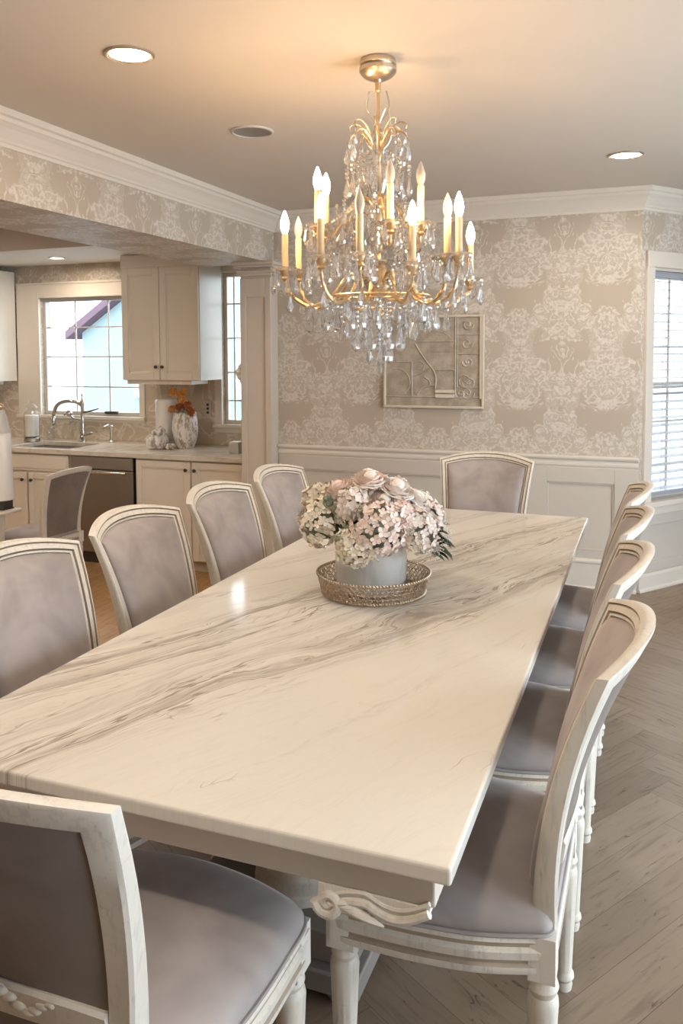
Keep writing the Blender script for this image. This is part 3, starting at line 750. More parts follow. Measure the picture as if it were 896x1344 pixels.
# ------------------------------------------------------------------ chandelier
AX=(-.924,2.827);nA=Vector((AX[0],AX[1])).normalized();sv=Vector((nA.y,-nA.x))
DA=Vector(AX).length
def cp(s,d,z): return (AX[0]+sv.x*s+nA.x*d,AX[1]+sv.y*s+nA.y*d,z)
def chandelier():
    og=(AX[0],AX[1],CL)
    t=thing('chandelier','gilt and crystal candle chandelier hanging over the dining table','chandelier',og)
    A=(AX[0],AX[1],0)
    b=MB();b.lathe([(.060,2.5998),(.064,2.592),(.064,2.580),(.060,2.576),(.066,2.568),(.066,2.556),(.060,2.548),(.052,2.540),(.036,2.532),(.014,2.528),(.010,2.520)],32,A)
    b.build('canopy',M['silver'],t,og)
    b=MB();b.lathe([(.010,2.525),(.010,2.49),(.006,2.485),(.006,2.30),(.012,2.29),(.018,2.265),(.010,2.24),(.008,2.14),(.02,2.12),(.026,2.10),(.012,2.08),(.010,1.90),(.028,1.87),(.040,1.83),(.045,1.80),(.030,1.77),(.014,1.75),(.010,1.70),(.014,1.68),(.006,1.655)],20,A)
    b.ball((AX[0],AX[1],1.765),.018,10,8);b.build('stem',M['gold'],t,og)
    for s,ph in ((1,0),(-1,.35)):
        b=MB();b.tube(catmull([cp(-.030*s,0,2.49+.0*ph),cp(-.040*s,.01,2.44),cp(-.022*s,.0,2.40),cp(.0*s,0,2.375),cp(.030*s,-.01,2.43-.1*(s<0)),cp(.046*s,0,2.35),cp(.036*s,.01,2.31),cp(.008*s,0,2.28)],6),.0032,6)
        b.build('twisted_wire',M['silver'],t,og)
    # glass stem pieces
    b=MB()
    b.lathe([(.020,2.24),(.035,2.22),(.045,2.18),(.030,2.14),(.020,2.12)],16,A,smooth=False)
    b.lathe([(.020,2.08),(.05,2.05),(.062,2.0),(.045,1.95),(.022,1.92)],16,A,smooth=False)
    b.lathe([(.05,1.875),(.095,1.885),(.10,1.89),(.055,1.865)],20,A,smooth=False)
    b.build('glass_baluster',M['crystal'],t,og)
    beads=MB();drops=[]
    def drop(p,L=.055,w=.40,yaw=None): drops.append((p,L,w,R.random()*pi if yaw is None else yaw))
    def chain(p,n,step=.013,r=.0052,end=.055,w=.42):
        x,y,z=p
        for i in range(n): beads.bead((x,y,z-step*(i+.5)),r)
        drop((x,y,z-step*n),end,w)
    # crown of scrolls with pendants
    for k in range(8):
        a=2*pi*k/8+.2;ca,sa=cos(a),sin(a);P=lambda r,z:(AX[0]+r*ca,AX[1]+r*sa,z)
        b=MB();b.tube(catmull([P(.012,2.27),P(.025,2.31),P(.055,2.345),P(.085,2.345),P(.108,2.318)],6),.0032,6)
        b.tube(catmull([P(.02,2.30),P(.04,2.35),P(.075,2.378),P(.10,2.372),P(.098,2.355)],5),.0025,6)
        b.build('crown_scroll',M['gold'],t,og)
        chain(P(.108,2.318),1,.011,.005,.075,.46)
        x,y,z=P(.112,2.23);chain((x,y,z),3,.015,.008,.068,.5);chain(P(.10,2.355),1,.01,.005,.06,.46)
        chain(P(.075,2.25),4,.016,.008,.07,.5);chain(P(.15,2.10),2,.014,.007,.065,.5)
        # bead swags from the crown to the upper tier
        for i in range(22):
            u=i/21;r=lerp(.05,.20,u**1.3)-.03*sin(pi*u);zz=lerp(2.27,2.02,u)-.03*sin(pi*u);beads.bead(P(r,zz),.0078)
        drop(P(.07,2.19),.06,.5);drop(P(.085,2.11),.07,.5);drop(P(.12,2.04),.07,.5);drop(P(.16,2.0),.065,.5);drop(P(.05,2.02),.06,.5)
        # bead basket round the stem
        for i in range(16):
            u=i/15;beads.bead(P(.045+.05*sin(pi*u),lerp(2.08,1.80,u)),.0085)
        drop(P(.095,1.97),.07,.5);drop(P(.14,1.93),.075,.5);drop(P(.19,1.91),.07,.5);drop(P(.10,1.87),.07,.5)
    # skirts of pendants under the hub
    for n,r,zt,nb,e,w in ((5,.040,1.66,3,.085,.50),(8,.085,1.72,4,.085,.50),(11,.135,1.755,4,.08,.48),(13,.185,1.765,3,.078,.48),(9,.245,1.75,1,.07,.48)):
        for k in range(n):
            a=2*pi*k/n+r*9;chain((AX[0]+r*cos(a),AX[1]+r*sin(a),zt),nb,.0165,.0078,e,w)
    chain((AX[0],AX[1],1.655),5,.016,.009,.10,.48)
    b=MB();b.tube([(AX[0]+.185*cos(2*pi*i/40),AX[1]+.185*sin(2*pi*i/40),1.768) for i in range(40)],.0035,6,closed=True)
    b.tube([(AX[0]+.135*cos(2*pi*i/40),AX[1]+.135*sin(2*pi*i/40),1.758) for i in range(40)],.003,6,closed=True)
    b.tube([(AX[0]+.085*cos(2*pi*i/40),AX[1]+.085*sin(2*pi*i/40),1.723) for i in range(40)],.003,6,closed=True)
    for k in range(5):
        a=2*pi*k/5;b.tube([(AX[0]+.02*cos(a),AX[1]+.02*sin(a),1.77),(AX[0]+.185*cos(a),AX[1]+.185*sin(a),1.768)],.0028,6);b.tube([(AX[0]+.012*cos(a),AX[1]+.012*sin(a),1.70),(AX[0]+.085*cos(a),AX[1]+.085*sin(a),1.723)],.0025,6)
    b.build('pendant_hoop',M['gold'],t,og)
    arms=[(-.335,1.872,0,.335,1),(-.286,1.863,1,.34,0),(-.206,1.914,-1,.335,1),(-.066,1.923,-1,.335,0),(.122,1.887,-1,.26,1),(.246,1.915,-1,.30,0),(.287,1.918,-1,.345,1),(.328,1.831,1,.34,1),
          (-.186,2.011,1,.22,1),(-.216,2.025,0,.22,1),(.043,2.036,-1,.20,0),(.151,2.029,-1,.215,0)]
    for i,(s,z0,sg,r,lit) in enumerate(arms):
        d=sg*sqrt(max(0,r*r-s*s));sc=1+d/DA
        s2=s*sc;zc=H0+(z0-H0)*sc
        x,y,_=cp(s2,d,0);rr=hypot2(s2,d);dx,dy=(x-AX[0])/rr,(y-AX[1])/rr
        P=lambda q,z:(AX[0]+dx*q,AX[1]+dy*q,z)
        low=i<8
        b=MB()
        if low: pth=[P(.035,1.80),P(.07,1.845),P(.11,1.84),P(rr*.52,1.765),P(rr*.74,1.735),P(rr*.93,1.775),P(rr,zc-.045),P(rr,zc-.022)]
        else: pth=[P(.016,2.09),P(.05,2.12),P(.09,2.09),P(rr*.7,2.0),P(rr*.92,zc-.075),P(rr,zc-.04),P(rr,zc-.022)]
        cm=catmull(pth,8)
        b.tube(cm,.0058,8)
        # a second, thinner strand twisted round it
        b.tube([(p.x+.006*cos(j*.9),p.y+.006*sin(j*.9),p.z+.004*sin(j*.9)) for j,p in enumerate(cm)],.003,6)
        b.lathe([(.006,-.045),(.016,-.038),(.011,-.03),(.018,-.020),(.022,-.010),(.019,-.002),(.012,0)],16,(x,y,zc))
        arm=b.build('arm',M['gold'],t,og);ao=(0,0,0)
        def sub(mb,name,mt,lab=None):
            o=mb.build(name,mt,arm,og)
            if lab: o['label']=lab
            return o
        b=MB();b.lathe([(.012,-.006),(.034,-.010),(.044,-.003),(.042,.001),(.030,-.004),(.012,-.001)],20,(x,y,zc),rf=lambda a,z:1+.06*cos(10*a));sub(b,'drip_pan',M['crystal'])
        b=MB();hc=.122
        b.lathe([(.0115,0),(.0120,.01),(.0118,hc*.5),(.0122,hc*.85),(.0116,hc),(.009,hc+.001)],18,(x,y,zc),rf=lambda a,z:1+.04*sin(3*a+z*60));sub(b,'candle_sleeve',M['ivory'])
        b=MB();zb_=zc+hc
        b.lathe([(.008,0),(.010,.006),(.0145,.020),(.0160,.033),(.0140,.048),(.0095,.063),(.0045,.076),(.002,.082)],18,(x,y,zb_))
        sub(b,'bulb',M['bulb_lit'] if lit else M['bulb_off'],'glowing flame-tip bulb' if lit else 'unlit clear flame-tip bulb')
        for k in range(7):
            a=2*pi*k/7+i;q=(x+.043*cos(a),y+.043*sin(a),zc-.006)
            chain(q,1 if k%2 else 2,.013,.0065,.056 if k%2 else .066,.46)
        if low:
            m=P(rr*.74,1.728);chain(m,1,.014,.007,.075,.5);m=P(rr*.55,1.757);chain(m,1,.014,.007,.075,.5)
            m=P(rr*.95,1.775);drop(m,.066,.46)
            # swag to the upper tier
            for j in range(14):
                u=j/13;beads.bead(P(lerp(rr*.9,.10,u),lerp(zc-.01,2.03,u)-.05*sin(pi*u)),.0075)
                if j in (4,9): drop(P(lerp(rr*.9,.10,u),lerp(zc-.01,2.03,u)-.05*sin(pi*u)-.006),.06,.5)
        else:
            m=P(rr*.6,2.01);chain(m,1,.014,.007,.066,.5)
    # the hundred pendants that show largest are parts; the rest stay one part
    def key(q):
        p,L,w,_=q;dd=Vector((p[0],p[1],p[2]-H0)).length;return -L*L*w/dd/dd
    drops.sort(key=key)
    protos={}
    for p,L,w,yaw in drops[:100]:
        kk=(L,w)
        if kk not in protos:
            b=MB();b.gem((0,0,0),L,w,.6,0);o=b.build('crystal_drop',M['crystal'],t);protos[kk]=o
        else: o=protos[kk].copy();COL.objects.link(o);o.parent=t
        o.location=(p[0]-og[0],p[1]-og[1],p[2]-og[2]);o.rotation_euler=(0,0,yaw)
    for p,L,w,yaw in drops[100:]: beads.gem(p,L,w,.6,yaw)
    o=beads.build('crystal_beads',M['crystal'],t,og);o['kind']='stuff'
    return t
chandelier()

# ------------------------------------------------------------------ centrepiece
TRC=(-.868,2.600)
def centre_tray():
    og=(TRC[0],TRC[1],TZ);t=thing('round_tray','round pierced brass tray standing on the marble table under the flower pot','tray',og)
    b=MB();b.lathe([(.002,.006),(.165,.006),(.172,.004),(.172,.0),(.002,.0)],56,og);b.build('base',M['tray'],t,og)
    rad=lambda z:.172+.018*(z/.07)
    b=MB()
    for row,z in enumerate((.016,.030,.044,.056)):
        n=62
        for k in range(n):
            a=2*pi*(k+.5*(row%2))/n;r=rad(z);c=Vector((og[0]+r*cos(a),og[1]+r*sin(a),og[2]+z));ta=Vector((-sin(a),cos(a),0));uz=Vector((.2*cos(a),.2*sin(a),.98))
            q=.0082;j=R.random()*.3
            b.tube([c+ta*(q*cos(2*pi*i/7+j))+uz*(q*.85*sin(2*pi*i/7+j)) for i in range(7)],.0017,4,closed=True)
            if (k+row)%2: b.ball(c,.0034,5,3)
    b.build('filigree_wall',M['tray'],t,og)
    for z,nm in ((.068,'beaded_rim'),(.006,'beaded_foot')):
        b=MB();n=110;r=rad(z)
        b.tube([(og[0]+r*cos(2*pi*i/48),og[1]+r*sin(2*pi*i/48),og[2]+z-.001) for i in range(48)],.0035,6,closed=True)
        for k in range(n): a=2*pi*k/n;b.ball((og[0]+(r+.001)*cos(a),og[1]+(r+.001)*sin(a),og[2]+z+.002),.0048,6,4)
        b.build(nm,M['tray'],t,og)
centre_tray()
PC=(TRC[0]-.012,TRC[1]+.010)
b=MB();pz=TZ+.0062
b.lathe([(.112,0),(.116,.004),(.1185,.05),(.1205,.10),(.1225,.150),(.1255,.158),(.1255,.166),(.121,.169),(.117,.166),(.115,.13),(.112,.02),(.06,.012),(.002,.012)],48,(PC[0],PC[1],pz),rf=lambda a,z:1+.006*sin(2*a+z*20))
tag(b.build('flower_pot',M['pot'],None,(PC[0],PC[1],pz)),'crackled pale grey ceramic pot holding the flowers on the table','pot')

def frame_of(n):
    n=Vector(n).normalized();a=n.orthogonal().normalized();return n,a,n.cross(a)
def hydrangea(b,c,r,axis,n=70,sz=.021):
    ax=Vector(axis).normalized()
    b.ball(c,r*.72,10,8,1)
    for k in range(n):
        zz=1-2*(k+.5)/n;ph=k*2.39996;d=Vector((sqrt(1-zz*zz)*cos(ph),sqrt(1-zz*zz)*sin(ph),zz))
        if d.dot(ax)<-.35: continue
        d=(d+Vector((R.random()-.5,R.random()-.5,R.random()-.5))*.35).normalized()
        p=Vector(c)+d*r*(.90+.18*R.random());n_,a,bb=frame_of(d+Vector((R.random()-.5,R.random()-.5,R.random()-.5))*.5);r0=R.random()*6
        s=sz*(.8+.45*R.random())
        for q in range(4):
            an=r0+q*pi/2;u=a*cos(an)+bb*sin(an);v=a*-sin(an)+bb*cos(an)
            i=len(b.v);cup=.15+.35*R.random()
            b.v+= [tuple(p),tuple(p+u*s*.55-v*s*.46+n_*s*cup*.45),tuple(p+u*s*1.0-v*s*.2+n_*s*cup),tuple(p+u*s*1.0+v*s*.2+n_*s*cup),tuple(p+u*s*.55+v*s*.46+n_*s*cup*.45),tuple(p+u*s*.6+n_*s*cup*.25)]
            for tr in ((0,1,5),(1,2,5),(2,3,5),(3,4,5),(4,0,5)): b.face([i+x for x in tr],0,True)
def peony(b,c,r,axis,layers=((.30,4,.15),(.50,5,.40),(.72,6,.75),(.92,7,1.15),(1.0,7,1.5))):
    n_,a,bb=frame_of(axis);c=Vector(c)
    b.ball(tuple(c+n_*r*.1),r*.45,8,6,0)
    for rr,n,op in layers:
        off=R.random()*6
        for k in range(n):
            an=off+2*pi*k/n+R.random()*.3;u=a*cos(an)+bb*sin(an);v=-a*sin(an)+bb*cos(an)
            W=1.25*rr*r*2*pi/n/2;g=[]
            for i in range(5):
                th=i/4*(1.25)+.1
                # petal arc from the base, curling with openness
                out=rr*r*(sin(min(th+op*.35,2.2)));hgt=r*(.95-.5*op)*(1-cos(th))*.95+rr*r*.1
                ww=W*(.35+.75*sin(min(1.0,i/4*.9+.12)*pi*.62))
                row=[]
                for j in range(-2,3):
                    f_=j/2;p=c+u*(out*(1-.16*f_*f_))+v*(ww*f_)+n_*(hgt+r*.05*R.random()-r*.08*f_*f_*(i/4)-r*.25);row.append(tuple(p))
                g.append(row)
            b.loft(g,False,False,False,0,True)
def leaf(b,base,d,up_,L,W,m=0):
    d=Vector(d).normalized();up_=Vector(up_);s_=d.cross(up_).normalized();n_=s_.cross(d);base=Vector(base);rows=[]
    for i in range(6):
        u=i/5;w=W*sin(pi*min(1,u*.92+.06))**.8*(1 if i<5 else .05);cen=base+d*L*u-n_*(L*.22*u*u)
        rows.append([tuple(cen-s_*w+n_*w*.35),tuple(cen),tuple(cen+s_*w+n_*w*.35)])
    b.loft(rows,False,False,False,m,True)
def bouquet():
    og=(PC[0],PC[1],pz+.15);t=thing('flower_bouquet','dense bouquet of cream hydrangeas and blush roses in the grey pot','flowers',og)
    vw=-nA  # toward the viewer
    vw3=Vector((vw.x,vw.y,0));sd=Vector((sv.x,sv.y,0));C0=Vector((PC[0],PC[1],pz+.185))
    def at(s,u,z): return C0+sd*s+vw3*u+Vector((0,0,z))
    H=[ # kind, side, toward, up, radius, material
     ('h',-.155,.060,.055,.078,'petal_cream','large cream hydrangea head'),('h',.020,.150,.052,.086,'petal_blush','blush hydrangea head at the front'),
     ('h',-.045,.150,.000,.062,'petal_cream','cream hydrangea head low at the front'),('h',.145,.090,.035,.072,'petal_white',None),
     ('r',-.105,.045,.165,.055,'petal_blush',None),('r',.000,.060,.195,.060,'petal_blush','blush rose at the crown'),
     ('r',.085,.075,.170,.062,'petal_white','white-pink rose'),('r',.150,.030,.130,.055,'petal_white',None),
     ('h',-.060,.100,.120,.055,'petal_white',None),('h',.090,.120,.085,.055,'petal_blush',None),
     ('h',.185,.015,.060,.055,'petal_white',None),('h',-.180,-.010,.115,.048,'petal_cream',None),
     ('h',-.100,-.120,.090,.080,'petal_cream',None),('h',.060,-.140,.090,.085,'petal_white',None),('r',-.010,-.050,.185,.065,'petal_white',None),('h',.160,-.090,.060,.070,'petal_cream',None),
     ('r',.045,.110,.135,.050,'petal_white',None)]
    for k,s,u,z,r,mt,lab in H:
        p=at(s,u,z);d=(p-(C0+Vector((0,0,-.05)))).normalized();b=MB()
        if k=='h': hydrangea(b,tuple(p),r,d,int(85+r*800),.0165)
        else: peony(b,tuple(p),r,d)
        o=b.build('hydrangea_head' if k=='h' else 'rose_head',[M[mt],M['leafgrey']],t,og,angle=80)
        if lab: o['label']=lab
    b=MB()
    for k in range(90):
        a=R.random()*2*pi;e=R.random();rr=.06+.13*R.random();zz=-.01+.17*R.random()*(1-rr/.24)
        p=C0+sd*rr*cos(a)+vw3*rr*sin(a)+Vector((0,0,zz));d=sd*cos(a)+vw3*sin(a)+Vector((0,0,.5+R.random()))
        leaf(b,p,d,Vector((0,0,1)),.055+.03*R.random(),.013)
    b.ball(tuple(C0+Vector((0,0,-.0))),.105,14,10,0,(1,1,.75))
    b.build('leaves',M['leaf'],t,og,angle=80)
    b=MB()
    for s,u,z in ((-.135,.10,.135),(-.110,.115,.110),(.060,.10,.145),(.12,.11,.105),(-.02,.165,.11),(.03,.13,.125),(-.095,.165,.02),(-.08,.16,.05)):
        b=MB()
        for k in range(7): b.ball(tuple(at(s+.014*(R.random()-.5)*2,u+.02*(R.random()-.5),z+.016*(R.random()-.5)*2)),.009,7,5)
        b.build('bud_cluster',M['leafgrey'],t,og)
    # spray at the right: dark leaves and fluffy white tips
    b=MB()
    for k in range(16):
        s=.185+.05*R.random();z=.035-.09*R.random();p=at(s,.06*R.random(),z)
        leaf(b,p,sd*(.6+.5*R.random())+Vector((0,0,-.9*R.random()+.15))+vw3*.3*(R.random()-.3),Vector((0,0,1)),.052,.016)
    b.build('side_spray',M['leaf'],t,og,angle=80)
    b=MB()
    for cs,cu,cz in ((.225,.04,-.035),(.245,.05,-.010),(.255,.03,.020),(.235,.02,.045),(.215,.05,-.055)):
        for k in range(34):
            q=Vector((R.gauss(0,1),R.gauss(0,1),R.gauss(0,1))).normalized()*.024*R.random();b.ball(tuple(at(cs,cu,cz)+q),.0028,5,3)
    b.build('white_florets',M['white'],t,og)
bouquet()

# ------------------------------------------------------------------ wall plaque
def wall_plaque():
    X0,X1,Z0,Z1=-1.785,-1.068,1.180,1.825;yb=YB-.001
    og=((X0+X1)/2,yb,(Z0+Z1)/2);t=thing('wall_plaque','square champagne relief plaque hung on the damask wall behind the chandelier','wall art',og)
    px=lambda u:X0+(u-90)/715*(X1-X0);pzz=lambda v:Z1-(v-100)/660*(Z1-Z0)
    b=MB();b.box(X0,X1,yb-.018,yb,Z0,Z1);b.build('backing',M['plaque'],t,og,bevel=.004)
    b=MB()
    for q in ((X0,X1,Z0,Z0+.016),(X0,X1,Z1-.016,Z1),(X0,X0+.016,Z0+.016,Z1-.016),(X1-.016,X1,Z0+.016,Z1-.016)): b.box(q[0],q[1],yb-.036,yb-.015,q[2],q[3])
    b.box(px(772),px(792),yb-.032,yb-.015,pzz(690),pzz(112))
    b.build('frame',M['plaquehi'],t,og,bevel=.004)
    b=MB();D=yb-.020
    def bar(u0,v0,u1,v1,w=.006,d=.008): b.tube([(px(u0),D,pzz(v0)),(px(u1),D,pzz(v1))],w,6)
    def crv(pts,w=.006): b.tube(catmull([(px(u),D,pzz(v)) for u,v in pts],6),w,6)
    bar(95,680,770,680);bar(604,110,604,680);bar(618,110,618,610,.004);bar(340,285,600,285);bar(420,357,600,357,.004);bar(470,490,600,490,.005);bar(295,430,295,680)
    bar(618,240,768,240,.005);bar(618,375,768,375,.005);bar(618,610,768,610,.005);bar(110,200,400,200,.004);bar(110,430,295,430,.004)
    crv([(320,300),(360,370),(410,440),(455,500),(468,560),(462,620)]);crv([(300,535),(340,520),(390,500),(425,478)]);crv([(330,480),(370,485),(385,450),(350,425)],.005)
    crv([(330,670),(370,620),(430,600),(462,600)]);crv([(385,540),(415,560),(425,590),(400,620),(360,625)],.005);crv([(100,520),(160,480),(230,490),(272,540),(280,600),(240,660)],.005)
    crv([(400,250),(450,215),(520,225),(570,260)],.005)
    for cu,cv,r_,tw in ((685,300,42,1),(690,430,40,-1),(675,560,62,1),(700,575,50,-1),(690,650,48,1),(640,655,36,-1),(690,170,40,1)):
        crv([(cu+tw*r_*(1-k/16)*cos(k*.62),cv+r_*(1-k/16)*sin(k*.62)) for k in range(16)],.006)
    b.build('relief',M['plaque'],t,og)
    b=MB();b.box(px(465),px(600),yb-.034,yb-.016,pzz(650),pzz(628));b.box(px(465),px(600),yb-.034,yb-.016,pzz(686),pzz(660));b.build('bright_bar',M['plaquehi'],t,og,bevel=.003)
wall_plaque()
# ------------------------------------------------------------------ kitchen
CZ=.759;CF=5.63
def door_panel(b,x0,x1,z0,z1,yf,m=0,fw_=.055):
    # frame proud of a recessed field; yf is the front plane
    for q in ((x0,x0+fw_,z0,z1),(x1-fw_,x1,z0,z1),(x0+fw_,x1-fw_,z0,z0+fw_),(x0+fw_,x1-fw_,z1-fw_,z1)): b.box(q[0],q[1],yf,yf+.020,q[2],q[3],m)
    g=.012
    for q in ((x0+fw_,x0+fw_+g,z0+fw_,z1-fw_),(x1-fw_-g,x1-fw_,z0+fw_,z1-fw_),(x0+fw_,x1-fw_,z0+fw_,z0+fw_+g),(x0+fw_,x1-fw_,z1-fw_-g,z1-fw_)): b.box(q[0],q[1],yf+.006,yf+.020,q[2],q[3],m)
    b.box(x0+fw_,x1-fw_,yf+.012,yf+.020,z0+fw_,z1-fw_,m)
def knob(x,y,z,par,og):
    b=MB();pr=[(.006,0),(.006,.012),(.013,.016),(.015,.022),(.012,.028),(.004,.030)]
    loops=[[(x+r*cos(2*pi*i/14),y-h,z+r*sin(2*pi*i/14)) for i in range(14)] for r,h in pr]
    b.loft(loops,True,True,True);return b.build('knob',M['dark'],par,og)
def base_cabinet(label,x0,x1,drawer,doors,knobs):
    og=((x0+x1)/2,CF+.3,KF);t=thing('base_cabinet',label,'cabinet',og)
    b=MB();b.box(x0,x1,CF+.045,CF+.06,KF+.095,CZ-.042);b.box(x0,x0+.018,CF+.06,KW-.03,KF+.095,CZ-.042);b.box(x1-.018,x1,CF+.06,KW-.03,KF+.095,CZ-.042);b.box(x0,x1,KW-.045,KW-.03,KF+.095,CZ-.042);b.box(x0,x1,CF+.11,KW-.05,KF,KF+.095);b.build('body',M['cab'],t,og,bevel=.003)
    zt=CZ-.055
    if drawer:
        b=MB();b.box(x0+.012,x1-.012,CF+.024,CF+.045,.565,zt);b.box(x0+.03,x1-.03,CF+.018,CF+.024,.585,zt-.02);b.build('drawer_front',M['cab'],t,og,bevel=.003);zt=.548
    for (a,c),kx in zip(doors,knobs):
        b=MB();door_panel(b,a,c,KF+.105,zt,CF+.024);d=b.build('door',M['cab'],t,og,bevel=.002,seg=1)
        o=knob(kx,CF+.024,zt-.065,d,og)
base_cabinet('cream sink base cabinet left of the dishwasher with a false drawer and two doors',-5.60,-4.592,True,((-5.585,-5.05),(-5.03,-4.605)),(-5.085,-4.99))
base_cabinet('cream two-door base cabinet right of the dishwasher',-3.945,-2.765,False,((-3.93,-3.425),(-3.405,-2.78)),(-3.455,-3.375))
base_cabinet('cream base cabinet at the left end of the kitchen counter',-6.6,-5.61,True,((-6.58,-6.11),(-6.10,-5.625)),(-6.14,-6.06))
def dishwasher():
    x0,x1=-4.582,-3.955;og=((x0+x1)/2,CF+.3,KF);t=thing('dishwasher','stainless steel dishwasher built in under the kitchen counter','dishwasher',og)
    b=MB();b.box(x0,x1,CF+.06,KW-.05,KF,CZ-.042);b.build('body',M['dark'],t,og)
    b=MB();b.box(x0+.006,x1-.006,CF+.020,CF+.058,KF+.10,.60);b.build('door',M['steel'],t,og,bevel=.006)
    b=MB();b.box(x0+.006,x1-.006,CF+.016,CF+.058,.607,.712);b.build('control_panel',M['steel'],t,og,bevel=.006)
    b=MB();b.tube([(x0+.05,CF-.018,.585),(x1-.05,CF-.018,.585)],.014,12)
    for x in (x0+.08,x1-.08): b.tube([(x,CF-.018,.585),(x,CF+.022,.585)],.010,8)
    b.build('handle',M['chrome'],t,og)
dishwasher()
# worktop with a sink cut-out
b=MB();sx0,sx1,sy0,sy1=-5.30,-4.64,5.72,6.17
for q in ((-6.62,-2.757,CF,sy0),(-6.62,-2.757,sy1,KW-.013),(-6.62,sx0,sy0,sy1),(sx1,-2.757,sy0,sy1)): b.box(q[0],q[1],q[2],q[3],CZ-.041,CZ)
tag(b.build('worktop',M['counter'],None,(-4.7,6.0,CZ-.041),bevel=.004),'long pale stone kitchen worktop under the window','worktop')
b=MB();z=CZ-.043;b.box(sx0-.004,sx1+.004,sy0-.004,sy0,z-.012,z);
lo=[]
for k,(i,zz) in enumerate(((.0,z),(.004,z-.02),(.010,z-.16),(.03,z-.18))): lo.append([(sx0+i,sy0+i,zz),(sx1-i,sy0+i,zz),(sx1-i,sy1-i,zz),(sx0+i,sy1-i,zz)])
b=MB();b.loft(lo,True,False,True,0,False);lo2=[[(x+(-.004 if x<-4.8 else .004),y+(-.004 if y<5.95 else .004),zz-.004) for x,y,zz in L_] for L_ in lo];b.loft(lo2,True,False,True,0,False);b.loft([lo[0],lo2[0]],True,False,False,0,False)
tag(b.build('sink',M['steel'],None,(-4.83,5.95,z)),'undermounted sink basin in the kitchen worktop below the faucet','sink')
def faucet():
    x,y=-4.905,6.235;og=(x,y,CZ);t=thing('bridge_faucet','polished nickel gooseneck faucet behind the kitchen sink','faucet',og)
    b=MB();b.lathe([(.038,0),(.038,.012),(.026,.02),(.03,.045),(.022,.06),(.027,.09),(.019,.11),(.024,.16),(.018,.18),(.016,.33),(.022,.345),(.022,.375),(.012,.39),(.007,.42),(.012,.43),(.003,.445)],20,og);b.build('body',M['chrome'],t,og)
    b=MB();b.tube(catmull([(x,y,CZ+.33),(x-.06,y-.01,CZ+.365),(x-.16,y-.03,CZ+.372),(x-.245,y-.045,CZ+.335),(x-.285,y-.05,CZ+.25),(x-.29,y-.05,CZ+.215)],8),.017,12);b.lathe([(.014,.24),(.021,.22),(.024,.15),(.020,.142)],14,(x-.29,y-.05,CZ));b.build('spout',M['chrome'],t,og)
    b=MB();b.tube([(x,y,CZ+.27),(x+.09,y,CZ+.285),(x+.20,y-.01,CZ+.315)],[.012,.010,.006],10);b.tube([(x,y,CZ+.20),(x-.10,y,CZ+.21),(x-.17,y,CZ+.27),(x-.20,y-.01,CZ+.24)],.010,10);b.ball((x-.15,y,CZ+.26),.032,12,8);b.build('lever',M['chrome'],t,og)
    b=MB();b.tube([(x+.01,y,CZ+.06),(x+.09,y-.01,CZ+.075)],.010,8);b.ball((x+.1,y-.01,CZ+.077),.016,10,8);b.build('side_valve',M['chrome'],t,og)
    return t
faucet()
b=MB();x,y=-4.60,6.25
b.lathe([(.026,0),(.026,.01),(.016,.02),(.014,.12),(.02,.13),(.02,.15),(.006,.16)],16,(x,y,CZ));b.tube([(x,y,CZ+.14),(x-.0,y-.05,CZ+.165),(x,y-.11,CZ+.15)],.007,8)
tag(b.build('soap_pump',M['chrome'],None,(x,y,CZ)),'polished nickel soap pump right of the kitchen faucet','soap dispenser')
def jar():
    x,y=-5.37,6.10;og=(x,y,CZ);t=thing('candle_jar','tall white candle in a clear glass jar left of the sink','candle jar',og)
    b=MB();b.lathe([(.05,0),(.075,.004),(.07,.03),(.05,.045),(.062,.05)],24,og);b.build('foot',M['steel'],t,og)
    b=MB();b.lathe([(.060,.048),(.062,.24),(.058,.245),(.002,.245)],24,og);b.build('candle',M['white'],t,og)
    b=MB();b.lathe([(.066,.048),(.070,.05),(.070,.26),(.05,.285),(.05,.30),(.058,.31),(.05,.33),(.02,.35),(.026,.37),(.01,.385)],24,og);b.build('glass_cover',M['jar'],t,og)
jar()
b=MB();og=(-5.275,6.24,CZ);b.lathe([(.034,0),(.036,.09),(.030,.10),(.033,.105),(.033,.12),(.012,.13),(.012,.15)],18,og);tag(b.build('glass_bottle',M['jar'],None,og),'small clear bottle between the candle jar and faucet','bottle')
# upper cabinets
def upper(name,label,x0,x1,z0,z1,doors,knobs,mat):
    yf=5.98;og=((x0+x1)/2,6.37,z0);t=thing(name,label,'cabinet',og)
    b=MB();b.box(x0,x1,yf+.022,6.374,z0,z1);b.box(x0+.02,x1-.10,yf+.04,6.30,z0-.035,z0);b.build('body',mat,t,og,bevel=.003)
    for (a,c),k in zip(doors,knobs):
        b=MB();door_panel(b,a,c,z0+.004,z1-.006,yf,fw_=.062);d=b.build('door',mat,t,og,bevel=.002,seg=1)
        if k: knob(k,yf,z0+.115,d,og)
    b=MB();pr=[(0,z1-.004),(.014,z1-.004),(.018,z1+.014),(.03,z1+.022),(.055,z1+.062),(.085,z1+.080),(.09,z1+.105),(0,z1+.105)]
    b.sweep([(x0,6.374),(x0,yf),(x1,yf),(x1,6.374)],[(-o,z) for o,z in pr],False,0,True);b.build('crown',mat,t,og)
    return t
upper('wall_cabinet','cream two-door wall cabinet right of the kitchen window',-4.276,-3.520,1.339,2.300,((-4.272,-3.900),(-3.894,-3.524)),(-3.93,-3.865),M['cab'])
upper('wall_cabinet','white wall cabinet at the left photo edge beside the kitchen window',-6.25,-5.775,1.309,2.25,((-6.245,-6.015),(-6.01,-5.78)),(-6.045,-5.98),M['cabwhite'])
